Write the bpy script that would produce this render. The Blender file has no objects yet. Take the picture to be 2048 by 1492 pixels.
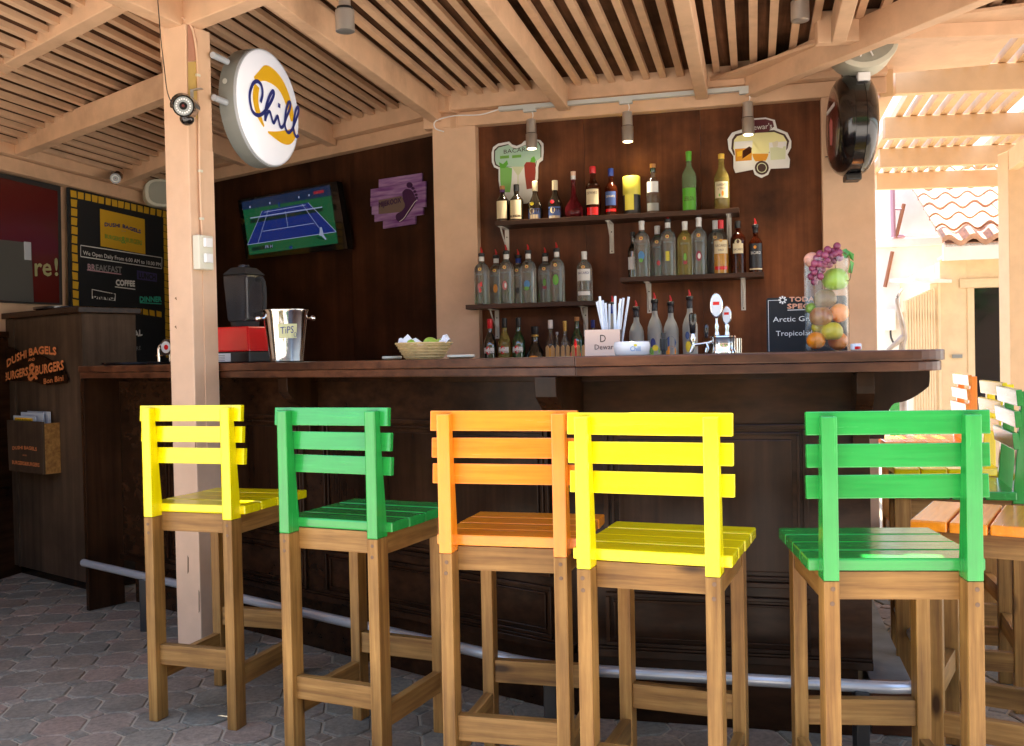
import bpy, bmesh, math, random
from mathutils import Vector, Matrix
random.seed(7)
R = math.radians
SC = bpy.context.scene
COL = SC.collection

# ------------------------------------------------------------------ camera
H, F, PIT, ROL = 1.25, 1955.0, -0.017, -0.0205       # eye height (m), focal length in photo pixels, pitch, roll
cp, sp, cr, sr = math.cos(PIT), math.sin(PIT), math.cos(ROL), math.sin(ROL)
cam_d = bpy.data.cameras.new('Camera'); cam = bpy.data.objects.new('Camera', cam_d); COL.objects.link(cam)
right = Vector((cr, -sr * sp, sr * cp)); up = Vector((-sr, -cr * sp, cr * cp)); fwd = Vector((0, cp, sp))
mw = Matrix.Identity(4)
for i, ax in enumerate((right, up, -fwd)):
    for j in range(3): mw[j][i] = ax[j]
mw.translation = (0, 0, H); cam.matrix_world = mw
cam_d.sensor_width = 36; cam_d.lens = F / 2048 * 36; cam_d.clip_start = 0.05; cam_d.clip_end = 500
SC.camera = cam
# ------------------------------------------------------------------ sky, sun, exposure
SUN_DIR = Vector((0.09, 0.03, 0.995)).normalized()          # towards the sun: high, behind the viewer
w = bpy.data.worlds.new('World'); SC.world = w; w.use_nodes = True
nt = w.node_tree; bg = nt.nodes['Background']; sky = nt.nodes.new('ShaderNodeTexSky')
sky.sky_type = 'NISHITA'; sky.sun_disc = False
sky.sun_elevation = math.asin(SUN_DIR.z); sky.sun_rotation = math.atan2(SUN_DIR.x, SUN_DIR.y)
sky.air_density = 1.0; sky.dust_density = 1.5
nt.links.new(sky.outputs[0], bg.inputs[0]); bg.inputs[1].default_value = 0.13
sd = bpy.data.lights.new('Sun', 'SUN'); sun = bpy.data.objects.new('Sun', sd); COL.objects.link(sun)
sd.energy = 4.5; sd.angle = R(0.53); sd.color = (1.0, 0.95, 0.86)
sun.rotation_euler = SUN_DIR.to_track_quat('Z', 'Y').to_euler()
SC.view_settings.view_transform = 'Standard'; SC.view_settings.look = 'None'
SC.view_settings.exposure = 2.55; SC.view_settings.gamma = 1.0
SC.render.engine = 'CYCLES'; SC.cycles.use_denoising = True
SC.cycles.max_bounces = 10; SC.cycles.diffuse_bounces = 6; SC.cycles.glossy_bounces = 4
SC.cycles.transmission_bounces = 8; SC.cycles.transparent_max_bounces = 8
SC.cycles.caustics_reflective = False; SC.cycles.caustics_refractive = False
SC.cycles.sample_clamp_indirect = 6

# ------------------------------------------------------------------ photo pixel -> point in the place
def ray(u, v):
    x3 = (u - 1024) / F; z3 = -(v - 746) / F
    return right * x3 + up * z3 + fwd
EYE = Vector((0, 0, H))
def at_z(u, v, z):  d = ray(u, v); return EYE + d * ((z - H) / d.z)
def at_y(u, v, y):  d = ray(u, v); return EYE + d * (y / d.y)
class VP:
    """vertical plane n.p = c; a = yaw of its right-hand direction"""
    def __init__(s, a, c): s.a = R(a); s.t = Vector((math.cos(s.a), math.sin(s.a), 0)); s.n = Vector((-math.sin(s.a), math.cos(s.a), 0)); s.c = c; s.deg = a
    def at(s, u, v): d = ray(u, v); return EYE + d * (s.c / d.dot(s.n))
    def p(s, u, v): return s.at(u, v).dot(s.t)
    def off(s, dc): return VP(s.deg, s.c + dc)
    def w(s, p, z, dc=0): return s.t * p + s.n * (s.c + dc) + Vector((0, 0, z))
YR, YL = -14.0, -38.5
WR = VP(YR, 5.73); WL = VP(YL, 4.49); CW = VP(76.0, 4.36)   # shelf wall, television wall, chalkboard wall
BR = VP(YR, 3.258); BL = VP(YL, 2.715)                       # the two bar fronts
tR, nR, tL, nL = WR.t, WR.n, WL.t, WL.n
def isect(pa, ca, pb, cb):
    a, b, c, d = pa.n.x, pa.n.y, pb.n.x, pb.n.y; det = a * d - b * c
    return Vector(((ca * d - b * cb) / det, (a * cb - c * ca) / det, 0))

# ------------------------------------------------------------------ materials
MATS = {}
def nodes(name):
    m = bpy.data.materials.new(name); m.use_nodes = True; MATS[name] = m
    n = m.node_tree.nodes; return m, n, m.node_tree.links, n['Principled BSDF']
def rgb(c): return (c[0], c[1], c[2], 1)
def coords(n, l, scale, rnd=True, rot=None):
    tc = n.new('ShaderNodeTexCoord'); mp = n.new('ShaderNodeMapping'); l.new(tc.outputs['Object'], mp.inputs[0])
    mp.inputs['Scale'].default_value = scale
    if rot: mp.inputs['Rotation'].default_value = rot
    if rnd:
        oi = n.new('ShaderNodeObjectInfo'); mu = n.new('ShaderNodeMath'); mu.operation = 'MULTIPLY'; mu.inputs[1].default_value = 37.0
        l.new(oi.outputs['Random'], mu.inputs[0]); cb = n.new('ShaderNodeCombineXYZ')
        for i in range(3): l.new(mu.outputs[0], cb.inputs[i])
        l.new(cb.outputs[0], mp.inputs['Location'])
    return mp.outputs[0]
def noise(n, l, vec, scale, detail=4, rough=.55):
    t = n.new('ShaderNodeTexNoise'); t.inputs['Scale'].default_value = scale; t.inputs['Detail'].default_value = detail
    t.inputs['Roughness'].default_value = rough; l.new(vec, t.inputs['Vector']); return t.outputs[0]
def ramp(n, l, fac, stops):
    r = n.new('ShaderNodeValToRGB'); e = r.color_ramp.elements
    while len(e) < len(stops): e.new(.5)
    for i, (p, c) in enumerate(stops): e[i].position = p; e[i].color = rgb(c) if len(c) == 3 else c
    l.new(fac, r.inputs[0]); return r.outputs[0]
def bump(n, l, hgt, strength, bs, dist=.002):
    b = n.new('ShaderNodeBump'); b.inputs['Strength'].default_value = strength; b.inputs['Distance'].default_value = dist
    l.new(hgt, b.inputs['Height']); l.new(b.outputs[0], bs.inputs['Normal'])
def sc3(c, k): return tuple(min(1, x * k) for x in c)
def paint(name, c, rough=.45, var=.12, bmp=.25, scale=(9, 9, 9), wear=None, coat=0.0, dirt=None):
    m, n, l, b = nodes(name); v = coords(n, l, (1, 1, 1))
    f = noise(n, l, v, scale[0], 5)
    col = ramp(n, l, f, [(.3, sc3(c, 1 - var)), (.7, sc3(c, 1 + var * .6))])
    if dirt:
        f3 = noise(n, l, v, 2.3, 6, .65); k = ramp(n, l, f3, [(.52, (0, 0, 0)), (.75, (1, 1, 1))])
        mx = n.new('ShaderNodeMix'); mx.data_type = 'RGBA'; l.new(k, mx.inputs[0]); l.new(col, mx.inputs[6]); mx.inputs[7].default_value = rgb(dirt); col = mx.outputs[2]
    if wear:
        f2 = noise(n, l, v, 38, 6, .7); k = ramp(n, l, f2, [(.735, (0, 0, 0)), (.75, (1, 1, 1))])
        mx = n.new('ShaderNodeMix'); mx.data_type = 'RGBA'; l.new(k, mx.inputs[0]); l.new(col, mx.inputs[6]); mx.inputs[7].default_value = rgb(wear); col = mx.outputs[2]
    l.new(col, b.inputs['Base Color']); b.inputs['Roughness'].default_value = rough
    b.inputs['Coat Weight'].default_value = coat; b.inputs['Coat Roughness'].default_value = .15
    fb = noise(n, l, v, 60, 4); bump(n, l, fb, bmp, b, .0015); return m
def wood(name, lo, hi, axis=2, rough=.5, scale=1.0, mid=None, coat=0.0, bmp=.35, knots=False, blot=.0, spec=.3):
    m, n, l, b = nodes(name); s = [48 * scale] * 3; s[axis] = 2.2 * scale; b.inputs['Specular IOR Level'].default_value = spec
    v = coords(n, l, tuple(s)); f = noise(n, l, v, 1.6, 7, .62)
    stops = [(.28, lo), (.72, hi)] if not mid else [(.25, lo), (.5, mid), (.75, hi)]
    col = ramp(n, l, f, stops)
    v2 = coords(n, l, (1, 1, 1))
    if blot:
        f2 = noise(n, l, v2, 2.2, 5, .6); k = ramp(n, l, f2, [(.3, (1 - blot,) * 3), (.7, (1 + blot,) * 3)])
        mx = n.new('ShaderNodeMix'); mx.data_type = 'RGBA'; mx.blend_type = 'MULTIPLY'; mx.inputs[0].default_value = 1
        l.new(col, mx.inputs[6]); l.new(k, mx.inputs[7]); col = mx.outputs[2]
    if knots:
        vo = n.new('ShaderNodeTexVoronoi'); ks = [9.0] * 3; ks[axis] = 3.2; vk = coords(n, l, tuple(ks)); l.new(vk, vo.inputs['Vector']); vo.inputs['Scale'].default_value = 1.0
        k = ramp(n, l, vo.outputs['Distance'], [(.07, (1, 1, 1)), (.17, (0, 0, 0))])
        mx = n.new('ShaderNodeMix'); mx.data_type = 'RGBA'; l.new(k, mx.inputs[0]); l.new(col, mx.inputs[6]); mx.inputs[7].default_value = rgb(sc3(lo, .35)); col = mx.outputs[2]
    l.new(col, b.inputs['Base Color']); b.inputs['Roughness'].default_value = rough
    b.inputs['Coat Weight'].default_value = coat; b.inputs['Coat Roughness'].default_value = .25
    bump(n, l, f, bmp, b, .0012); return m
def plain(name, c, rough=.5, metal=0.0, coat=0.0, emit=None, es=1.0, spec=.5):
    m, n, l, b = nodes(name); b.inputs['Base Color'].default_value = rgb(c); b.inputs['Roughness'].default_value = rough
    b.inputs['Metallic'].default_value = metal; b.inputs['Coat Weight'].default_value = coat; b.inputs['Specular IOR Level'].default_value = spec
    if emit: b.inputs['Emission Color'].default_value = rgb(emit); b.inputs['Emission Strength'].default_value = es
    return m
def glass(name, c, rough=.02, ior=1.4, alpha=None):
    m, n, l, b = nodes(name); b.inputs['Base Color'].default_value = rgb(c); b.inputs['Roughness'].default_value = rough
    b.inputs['Transmission Weight'].default_value = 1.0; b.inputs['IOR'].default_value = ior; return m
def thin_glass(name, c, gloss=1.0, rough=.02, milk=0.0, milkc=(.6, .66, .64)):
    m, n, l, b = nodes(name); n.remove(b); out = n['Material Output']
    tr = n.new('ShaderNodeBsdfTransparent'); tr.inputs[0].default_value = rgb(c); gl = n.new('ShaderNodeBsdfGlossy'); gl.inputs['Roughness'].default_value = rough
    lw = n.new('ShaderNodeLayerWeight'); lw.inputs[0].default_value = .5; pw = n.new('ShaderNodeMath'); pw.operation = 'POWER'; pw.inputs[1].default_value = 4.0; l.new(lw.outputs['Facing'], pw.inputs[0]); mu = n.new('ShaderNodeMath'); mu.operation = 'MULTIPLY_ADD'; mu.use_clamp = True; mu.inputs[1].default_value = .7 * gloss; mu.inputs[2].default_value = .035; l.new(pw.outputs[0], mu.inputs[0])
    mx = n.new('ShaderNodeMixShader'); l.new(mu.outputs[0], mx.inputs[0]); l.new(tr.outputs[0], mx.inputs[1]); l.new(gl.outputs[0], mx.inputs[2]); res = mx.outputs[0]
    if milk:
        df = n.new('ShaderNodeBsdfDiffuse'); df.inputs[0].default_value = rgb(milkc); m2 = n.new('ShaderNodeMixShader'); m2.inputs[0].default_value = milk; l.new(res, m2.inputs[1]); l.new(df.outputs[0], m2.inputs[2]); res = m2.outputs[0]
    l.new(res, out.inputs[0]); return m
def milky_glass(name, c, milk, milkc, ior=1.36, rough=.03):
    m, n, l, b = nodes(name); out = n['Material Output']; b.inputs['Base Color'].default_value = rgb(c); b.inputs['Roughness'].default_value = rough; b.inputs['Transmission Weight'].default_value = 1; b.inputs['IOR'].default_value = ior
    df = n.new('ShaderNodeBsdfDiffuse'); df.inputs[0].default_value = rgb(milkc); m2 = n.new('ShaderNodeMixShader'); m2.inputs[0].default_value = milk; l.new(b.outputs[0], m2.inputs[1]); l.new(df.outputs[0], m2.inputs[2]); l.new(m2.outputs[0], out.inputs[0]); return m
def metal(name, c, rough=.25, bmp=.1):
    m, n, l, b = nodes(name); v = coords(n, l, (1, 1, 1)); f = noise(n, l, v, 25, 5)
    l.new(ramp(n, l, f, [(.3, sc3(c, .85)), (.7, c)]), b.inputs['Base Color']); b.inputs['Metallic'].default_value = 1.0
    rr = n.new('ShaderNodeMapRange'); l.new(f, rr.inputs[0]); rr.inputs[3].default_value = rough * .7; rr.inputs[4].default_value = rough * 1.4; l.new(rr.outputs[0], b.inputs['Roughness'])
    bump(n, l, f, bmp, b, .001); return m

CREAM = (.66, .43, .27)
paint('cream', CREAM, .6, .10, .35, wear=None, dirt=(.46, .29, .18))
paint('cream_post', (.68, .455, .30), .5, .08, .3, dirt=(.60, .38, .24), wear=None)
paint('cream_out', (.58, .39, .21), .6, .08, .3)
paint('house_cream', (.74, .58, .36), .6, .10, .3, dirt=(.66, .50, .30)); paint('white_wall', (.80, .76, .70), .7, .06, .3)
def stool_paint(name, c, c2, wear, axis):
    m, n, l, b = nodes(name); sc = [70, 70, 70]; sc[axis] = 3.5
    f = noise(n, l, coords(n, l, tuple(sc)), 1.0, 5, .6); v = coords(n, l, (1, 1, 1)); f2 = noise(n, l, v, 4.5, 5, .6); f3 = noise(n, l, v, 34, 6, .72)
    ad = n.new('ShaderNodeMath'); ad.operation = 'MULTIPLY_ADD'; ad.inputs[1].default_value = .55; l.new(f, ad.inputs[0]); h = n.new('ShaderNodeMath'); h.operation = 'MULTIPLY'; h.inputs[1].default_value = .45; l.new(f2, h.inputs[0]); l.new(h.outputs[0], ad.inputs[2])
    col = ramp(n, l, ad.outputs[0], [(.36, c2), (.58, c)])
    k = ramp(n, l, f3, [(.755, (0, 0, 0)), (.765, (.8, .8, .8))]); mx = n.new('ShaderNodeMix'); mx.data_type = 'RGBA'; l.new(k, mx.inputs[0]); l.new(col, mx.inputs[6]); mx.inputs[7].default_value = rgb(wear)
    # knocked paint along the arrises
    ge = n.new('ShaderNodeNewGeometry'); pm = n.new('ShaderNodeMath'); pm.operation = 'MULTIPLY'; l.new(ge.outputs['Pointiness'], pm.inputs[0]); l.new(f3, pm.inputs[1]); k2 = ramp(n, l, pm.outputs[0], [(.40, (0, 0, 0)), (.43, (.7, .7, .7))])
    mx2 = n.new('ShaderNodeMix'); mx2.data_type = 'RGBA'; l.new(k2, mx2.inputs[0]); l.new(mx.outputs[2], mx2.inputs[6]); mx2.inputs[7].default_value = rgb(wear); l.new(mx2.outputs[2], b.inputs['Base Color'])
    rr = n.new('ShaderNodeMapRange'); l.new(f, rr.inputs[0]); rr.inputs[3].default_value = .14; rr.inputs[4].default_value = .34; l.new(rr.outputs[0], b.inputs['Roughness']); b.inputs['Coat Weight'].default_value = .35; b.inputs['Coat Roughness'].default_value = .12
    bump(n, l, ad.outputs[0], .55, b, .0018)
for ax_, sx_ in ((0, ''), (2, '_v')):
    stool_paint('yellow' + sx_, (.88, .72, .0), (.76, .60, .0), (.62, .50, .16), ax_); stool_paint('green' + sx_, (.022, .33, .05), (.016, .25, .038), (.15, .34, .12), ax_); stool_paint('orange' + sx_, (.88, .28, .012), (.74, .20, .008), (.70, .42, .20), ax_)
wood('leg_wood', (.13, .048, .011), (.40, .21, .058), 2, .45, .8, mid=(.265, .128, .031), knots=True, blot=.35, bmp=.6)
wood('rail_wood', (.12, .046, .011), (.38, .20, .058), 0, .45, .8, mid=(.25, .121, .031), knots=True, blot=.35, bmp=.6)
wood('side_wood', (.12, .046, .011), (.38, .20, .058), 1, .45, .8, mid=(.25, .121, .031), blot=.35, bmp=.6)
wood('bar_wood', (.012, .0048, .0020), (.040, .0165, .0070), 0, .27, .3, coat=0.0, spec=.16, bmp=.25, blot=.5)
wood('bar_wood_v', (.012, .0048, .0020), (.040, .0165, .0070), 2, .27, .3, coat=0.0, spec=.16, bmp=.25, blot=.5)
wood('counter_wood', (.035, .011, .005), (.13, .048, .021), 0, .32, .35, coat=.06, spec=.3, bmp=.25, blot=.5)
wood('cabinet_wood', (.034, .020, .012), (.075, .047, .028), 2, .6, .3, blot=.45, spec=.15)
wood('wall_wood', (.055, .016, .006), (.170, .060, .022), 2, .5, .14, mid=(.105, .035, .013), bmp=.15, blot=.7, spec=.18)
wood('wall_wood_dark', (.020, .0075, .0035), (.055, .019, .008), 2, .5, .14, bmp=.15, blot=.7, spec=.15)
wood('shelf_wood', (.035, .015, .008), (.085, .038, .02), 0, .5, .6, blot=.3)
wood('plank', (.045, .021, .012), (.21, .108, .060), 1, .85, .3, mid=(.11, .054, .030), bmp=.6, blot=.6, spec=.1)
wood('bamboo', (.30, .16, .06), (.50, .30, .13), 2, .5)
plain('black', (.012, .012, .013), .4); plain('black_gloss', (.007, .006, .007), .16, coat=.4); plain('matt_black', (.02, .02, .02), .8)
plain('white', (.78, .78, .78), .4); plain('white_gloss', (.8, .8, .8), .15); plain('offwhite', (.66, .64, .52), .4)
plain('sign_white', (.80, .82, .88), .25, coat=.3, emit=(.8, .86, 1.0), es=.05); plain('grey', (.25, .27, .26), .4); plain('track_grey', (.50, .52, .50), .45); plain('lightgrey', (.42, .46, .52), .5)
plain('navy', (.012, .025, .20), .35); plain('gold_paint', (.80, .47, .012), .4); plain('chalk_black', (.008, .009, .011), .75)
plain('chalk_white', (.75, .75, .73), .9); plain('yolk', (.62, .36, .015), .7); plain('chalk_pink', (.55, .30, .36), .9); plain('chalk_teal', (.05, .50, .36), .9); plain('chalk_violet', (.06, .05, .16), .9)
plain('chalk_green', (.20, .40, .06), .9); plain('chalk_grey', (.25, .25, .25), .9); plain('orange_letter', (.62, .20, .06), .6); plain('orange_pale', (.75, .38, .24), .8)
plain('red', (.70, .008, .012), .25, coat=.5); plain('red_cap', (.65, .01, .02), .3); plain('pourer_red', (.45, .01, .015), .35)
plain('cream_label', (.74, .66, .44), .5); plain('white_label', (.74, .76, .76), .45); plain('blue_label', (.05, .10, .30), .45); plain('gold', (.62, .38, .10), .35, .6)
plain('black_label', (.015, .016, .022), .4); plain('blue_cap', (.02, .06, .38), .3); plain('yellow_cap', (.78, .50, .06), .4); plain('yellow_tin', (.72, .66, .08), .4); plain('cork', (.45, .22, .08), .8)
plain('lime_green', (.10, .42, .03), .4); plain('pink_art', (.55, .16, .16), .5); plain('blue_art', (.08, .25, .52), .5); plain('yellow_art', (.75, .62, .03), .5); plain('orange_art', (.8, .30, .02), .5); plain('maroon_art', (.30, .02, .05), .5); plain('green_art', (.16, .42, .06), .5)
plain('purple', (.11, .035, .15), .6); plain('purple_dark', (.045, .006, .06), .5); plain('taupe', (.16, .11, .09), .7); plain('red_window', (.10, .012, .010), .25, coat=.3); plain('dim_yellow', (.42, .42, .20), .6); plain('dim_grey', (.075, .075, .068), .5)
plain('bracket_white', (.62, .60, .55), .35); plain('paper_white', (.82, .84, .86), .8); plain('note_paper', (.62, .62, .34), .8); plain('peach_box', (.80, .56, .42), .5); plain('dark_box', (.05, .022, .014), .5); plain('ink', (.05, .02, .012), .6)
plain('liquid_brown', (.05, .012, .004), .1, coat=1.0); plain('dark_glass', (.010, .008, .006), .06, coat=1.0); plain('green_glass', (.008, .045, .015), .06, coat=1.0)
plain('mint', (.40, .62, .50), .4); plain('drink_green', (.20, .50, .12), .3); plain('drink_red', (.28, .03, .02), .3); plain('drink_pale', (.60, .66, .45), .3); plain('drink_amber', (.62, .28, .03), .2); plain('pale_yellow', (.78, .76, .38), .4); plain('wine', (.09, .008, .02), .4)
milky_glass('clear_glass', (.98, .995, .99), .12, (.82, .92, .90), 1.45, .01); thin_glass('bottle_thin', (.94, .97, .96), 1.3, .02, .02, (.7, .78, .76)); milky_glass('water', (.96, .985, .98), .34, (.66, .76, .74), 1.33, .05); milky_glass('lemon_water', (.9, .85, .4), .4, (.58, .58, .25), 1.33, .05); thin_glass('vase_glass', (.985, .99, .99), 1.0, .01, .008, (.8, .85, .9)); milky_glass('frost_glass', (.62, .66, .68), .65, (.42, .45, .46), 1.3, .4); milky_glass('amber_glass', (.85, .35, .04), .3, (.5, .2, .02)); milky_glass('brown_glass', (.30, .06, .015), .3, (.10, .02, .008)); milky_glass('yellow_glass', (.85, .72, .22), .35, (.50, .42, .12)); milky_glass('red_glass', (.65, .05, .06), .3, (.22, .02, .03)); thin_glass('smoke_jar', (.62, .64, .67), 1.2, .10, .14, (.16, .17, .19)); milky_glass('green_tint', (.55, .85, .5), .3, (.35, .55, .30))
metal('chrome', (.80, .80, .78), .10, .03); metal('steel', (.55, .56, .57), .32, .15); plain('rail_steel', (.50, .52, .55), .30, .55); plain('alu', (.50, .49, .47), .30, .75)
paint('speaker', (.50, .49, .40), .55, .05, .2); paint('speaker_grille', (.27, .27, .22), .7, .05, .8)
plain('tv_black', (.006, .006, .007), .12, coat=.6)
def emis(name, c, s):
    m, n, l, b = nodes(name); b.inputs['Base Color'].default_value = (0, 0, 0, 1); b.inputs['Roughness'].default_value = .2
    b.inputs['Emission Color'].default_value = rgb(c); b.inputs['Emission Strength'].default_value = s
emis('tv_green', (.012, .115, .045), 0.095); emis('tv_blue', (.008, .028, .20), 0.101); emis('tv_navy', (.015, .03, .08), 0.095); emis('tv_line', (.40, .45, .65), 0.088); emis('tv_red', (.4, .03, .05), 0.081); emis('tv_dark', (.006, .03, .022), 0.081)
emis('lamp_lens', (1.0, .78, .42), 4.0)
paint('terracotta', (.46, .26, .165), .7, .35, .4); paint('basket', (.62, .44, .19), .6, .25, .5, scale=(40, 40, 40))
def fruit(name, c1, c2, sc=6, bm=.2):
    m, n, l, b = nodes(name); v = coords(n, l, (1, 1, 1)); f = noise(n, l, v, sc, 4)
    l.new(ramp(n, l, f, [(.35, c1), (.65, c2)]), b.inputs['Base Color']); b.inputs['Roughness'].default_value = .35
    f2 = noise(n, l, v, 160, 2); bump(n, l, f2, bm, b, .001)
fruit('orange_skin', (.78, .20, .002), (.86, .27, .004), 10, .5); fruit('apple_green', (.22, .42, .01), (.34, .52, .03), 8); fruit('apple_yellow', (.52, .42, .02), (.64, .54, .04), 9); fruit('apple_blush', (.30, .10, .035), (.42, .24, .07), 12); fruit('pear_skin', (.13, .06, .02), (.24, .17, .05), 9); fruit('peach_skin', (.72, .25, .20), (.80, .42, .30), 5); fruit('grape_skin', (.16, .02, .06), (.26, .05, .10), 14, .1); fruit('leaf', (.04, .18, .02), (.09, .30, .04), 20); fruit('lime_skin', (.25, .45, .03), (.38, .55, .08), 14)
# ------------------------------------------------------------------ mesh helpers
class MB:
    def __init__(s): s.v = []; s.f = []
    def add(s, vs, fs):
        o = len(s.v); s.v += [tuple(p) for p in vs]; s.f += [tuple(i + o for i in f) for f in fs]; return s
    def box(s, x0, x1, y0, y1, z0, z1):
        return s.add([(x0, y0, z0), (x1, y0, z0), (x1, y1, z0), (x0, y1, z0), (x0, y0, z1), (x1, y0, z1), (x1, y1, z1), (x0, y1, z1)],
                     [(3, 2, 1, 0), (4, 5, 6, 7), (0, 1, 5, 4), (1, 2, 6, 5), (2, 3, 7, 6), (3, 0, 4, 7)])
    def hexa(s, pts):      # 8 corner points: bottom 4 (ccw from above), top 4
        return s.add(pts, [(3, 2, 1, 0), (4, 5, 6, 7), (0, 1, 5, 4), (1, 2, 6, 5), (2, 3, 7, 6), (3, 0, 4, 7)])
    def bar(s, a, b, w, h, upv=(0, 0, 1)):   # rectangular bar from a to b, centred; w sideways, h along upv
        a, b = Vector(a), Vector(b); d = (b - a).normalized(); sd = d.cross(Vector(upv)).normalized(); u2 = sd.cross(d)
        q = [(-1, -1), (1, -1), (1, 1), (-1, 1)]
        vs = [a + sd * (i * w / 2) + u2 * (j * h / 2) for i, j in q] + [b + sd * (i * w / 2) + u2 * (j * h / 2) for i, j in q]
        return s.add(vs, [(0, 1, 2, 3), (7, 6, 5, 4), (0, 4, 5, 1), (1, 5, 6, 2), (2, 6, 7, 3), (3, 7, 4, 0)])
    def prism(s, poly, z0, z1):   # poly of (x, y), ccw
        n = len(poly); vs = [(p[0], p[1], z0) for p in poly] + [(p[0], p[1], z1) for p in poly]
        return s.add(vs, [tuple(reversed(range(n))), tuple(range(n, 2 * n))] + [(i, (i + 1) % n, n + (i + 1) % n, n + i) for i in range(n)])
    def slab(s, poly, y0, y1):    # poly of (x, z) seen from -y; from y0 (front) to y1
        n = len(poly); vs = [(p[0], y0, p[1]) for p in poly] + [(p[0], y1, p[1]) for p in poly]
        return s.add(vs, [tuple(range(n)), tuple(reversed(range(n, 2 * n)))] + [((i + 1) % n, i, n + i, n + (i + 1) % n) for i in range(n)])
    def lathe(s, prof, seg=20, c=(0, 0), sq=0.0):
        vs = []; fs = []; m = len(prof)
        for i in range(seg):
            a = 2 * math.pi * i / seg; ca, sa = math.cos(a), math.sin(a)
            k = 1.0
            if sq: k = 1.0 / (abs(ca) ** (2 + sq) + abs(sa) ** (2 + sq)) ** (1 / (2 + sq))
            for r, z in prof: vs.append((c[0] + r * k * ca, c[1] + r * k * sa, z))
        for i in range(seg):
            j = (i + 1) % seg
            for k in range(m - 1): fs.append((i * m + k, j * m + k, j * m + k + 1, i * m + k + 1))
        fs.append(tuple(i * m for i in reversed(range(seg)))); fs.append(tuple(i * m + m - 1 for i in range(seg)))
        return s.add(vs, fs)
    def tube(s, pts, r, seg=8, closed=False):
        pts = [Vector(p) for p in pts]; n = len(pts); rs = r if isinstance(r, (list, tuple)) else [r] * n; vs = []; fs = []
        ref = Vector((0, 0, 1))
        for i, p in enumerate(pts):
            d = ((pts[(i + 1) % n] - pts[i - 1]) if closed else (pts[min(i + 1, n - 1)] - pts[max(i - 1, 0)])).normalized()
            if abs(d.dot(ref)) > .95: a = d.cross(Vector((1, 0, 0))).normalized()
            else: a = d.cross(ref).normalized()
            b = a.cross(d)
            for k in range(seg):
                t = 2 * math.pi * k / seg; vs.append(p + a * (math.cos(t) * rs[i]) + b * (math.sin(t) * rs[i]))
        for i in range(n if closed else n - 1):
            j = (i + 1) % n
            for k in range(seg): k2 = (k + 1) % seg; fs.append((i * seg + k, j * seg + k, j * seg + k2, i * seg + k2))
        if not closed: fs.append(tuple(range(seg))); fs.append(tuple((n - 1) * seg + k for k in reversed(range(seg))))
        return s.add(vs, fs)
    def ribbon(s, pts, w, y=0.0, th=.0012):   # flat stroke in the local x-z plane, facing -y
        n = len(pts); ws = w if isinstance(w, (list, tuple)) else [w] * n; L = []; Rr = []
        for i in range(n):
            a = pts[max(i - 1, 0)]; b = pts[min(i + 1, n - 1)]; dx, dz = b[0] - a[0], b[1] - a[1]; q = math.hypot(dx, dz) or 1
            nx, nz = -dz / q, dx / q; L.append((pts[i][0] + nx * ws[i] / 2, pts[i][1] + nz * ws[i] / 2)); Rr.append((pts[i][0] - nx * ws[i] / 2, pts[i][1] - nz * ws[i] / 2))
        vs = [(p[0], y - th, p[1]) for p in L] + [(p[0], y - th, p[1]) for p in Rr]
        return s.add(vs, [(i, i + 1, n + i + 1, n + i) for i in range(n - 1)])
    def sphere(s, c, r, seg=16, rings=10, sc=(1, 1, 1)):
        prof = [(r * math.sin(math.pi * k / rings), -r * math.cos(math.pi * k / rings)) for k in range(1, rings)]
        o = len(s.v); s.lathe([(1e-4 * r, -r)] + prof + [(1e-4 * r, r)], seg)
        for i in range(o, len(s.v)): x, y, z = s.v[i]; s.v[i] = (c[0] + x * sc[0], c[1] + y * sc[1], c[2] + z * sc[2])
        return s
    def mesh(s, name, smooth=False, bevel=0.0, seg=2):
        me = bpy.data.meshes.new(name)
        bm = bmesh.new(); vs = [bm.verts.new(p) for p in s.v]
        for f in s.f:
            try: bm.faces.new([vs[i] for i in f])
            except ValueError: pass
        bmesh.ops.recalc_face_normals(bm, faces=bm.faces)
        if bevel:
            ed = [e for e in bm.edges if len(e.link_faces) == 2 and e.calc_face_angle(0) > .6]
            bmesh.ops.bevel(bm, geom=ed, offset=bevel, segments=seg, affect='EDGES', profile=.6, clamp_overlap=True)
        if smooth:
            for f in bm.faces: f.smooth = True
            for e in bm.edges:
                if len(e.link_faces) == 2 and e.calc_face_angle(0) > .7: e.smooth = False
        bm.to_mesh(me); bm.free(); return me
    def build(s, name, mat, parent=None, smooth=False, bevel=0.0, seg=2):
        return link(name, s.mesh(name, smooth, bevel, seg), mat, parent)
def link(name, me, mat, parent=None):
    if isinstance(mat, str): mat = MATS[mat]
    if mat and not me.materials: me.materials.append(mat)
    o = bpy.data.objects.new(name, me); COL.objects.link(o)
    if parent: o.parent = parent
    return o
ROOT = {}
def tag(o, label, cat, group=None):
    o['label'] = label; o['category'] = cat
    if group: o['group'] = group
    return o
def thing(name, label, cat, loc=(0, 0, 0), deg=0.0, group=None):
    o = bpy.data.objects.new(name, None); COL.objects.link(o); o.empty_display_size = .05
    o.location = loc; o.rotation_euler = (0, 0, R(deg)); tag(o, label, cat, group)
    ROOT[o.name] = Matrix.Translation(Vector(loc)) @ Matrix.Rotation(R(deg), 4, 'Z'); return o
def loc_of(root, p): return ROOT[root.name].inverted() @ Vector(p)
def struct(o): o['kind'] = 'structure'; return o
_fc = {}
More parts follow.
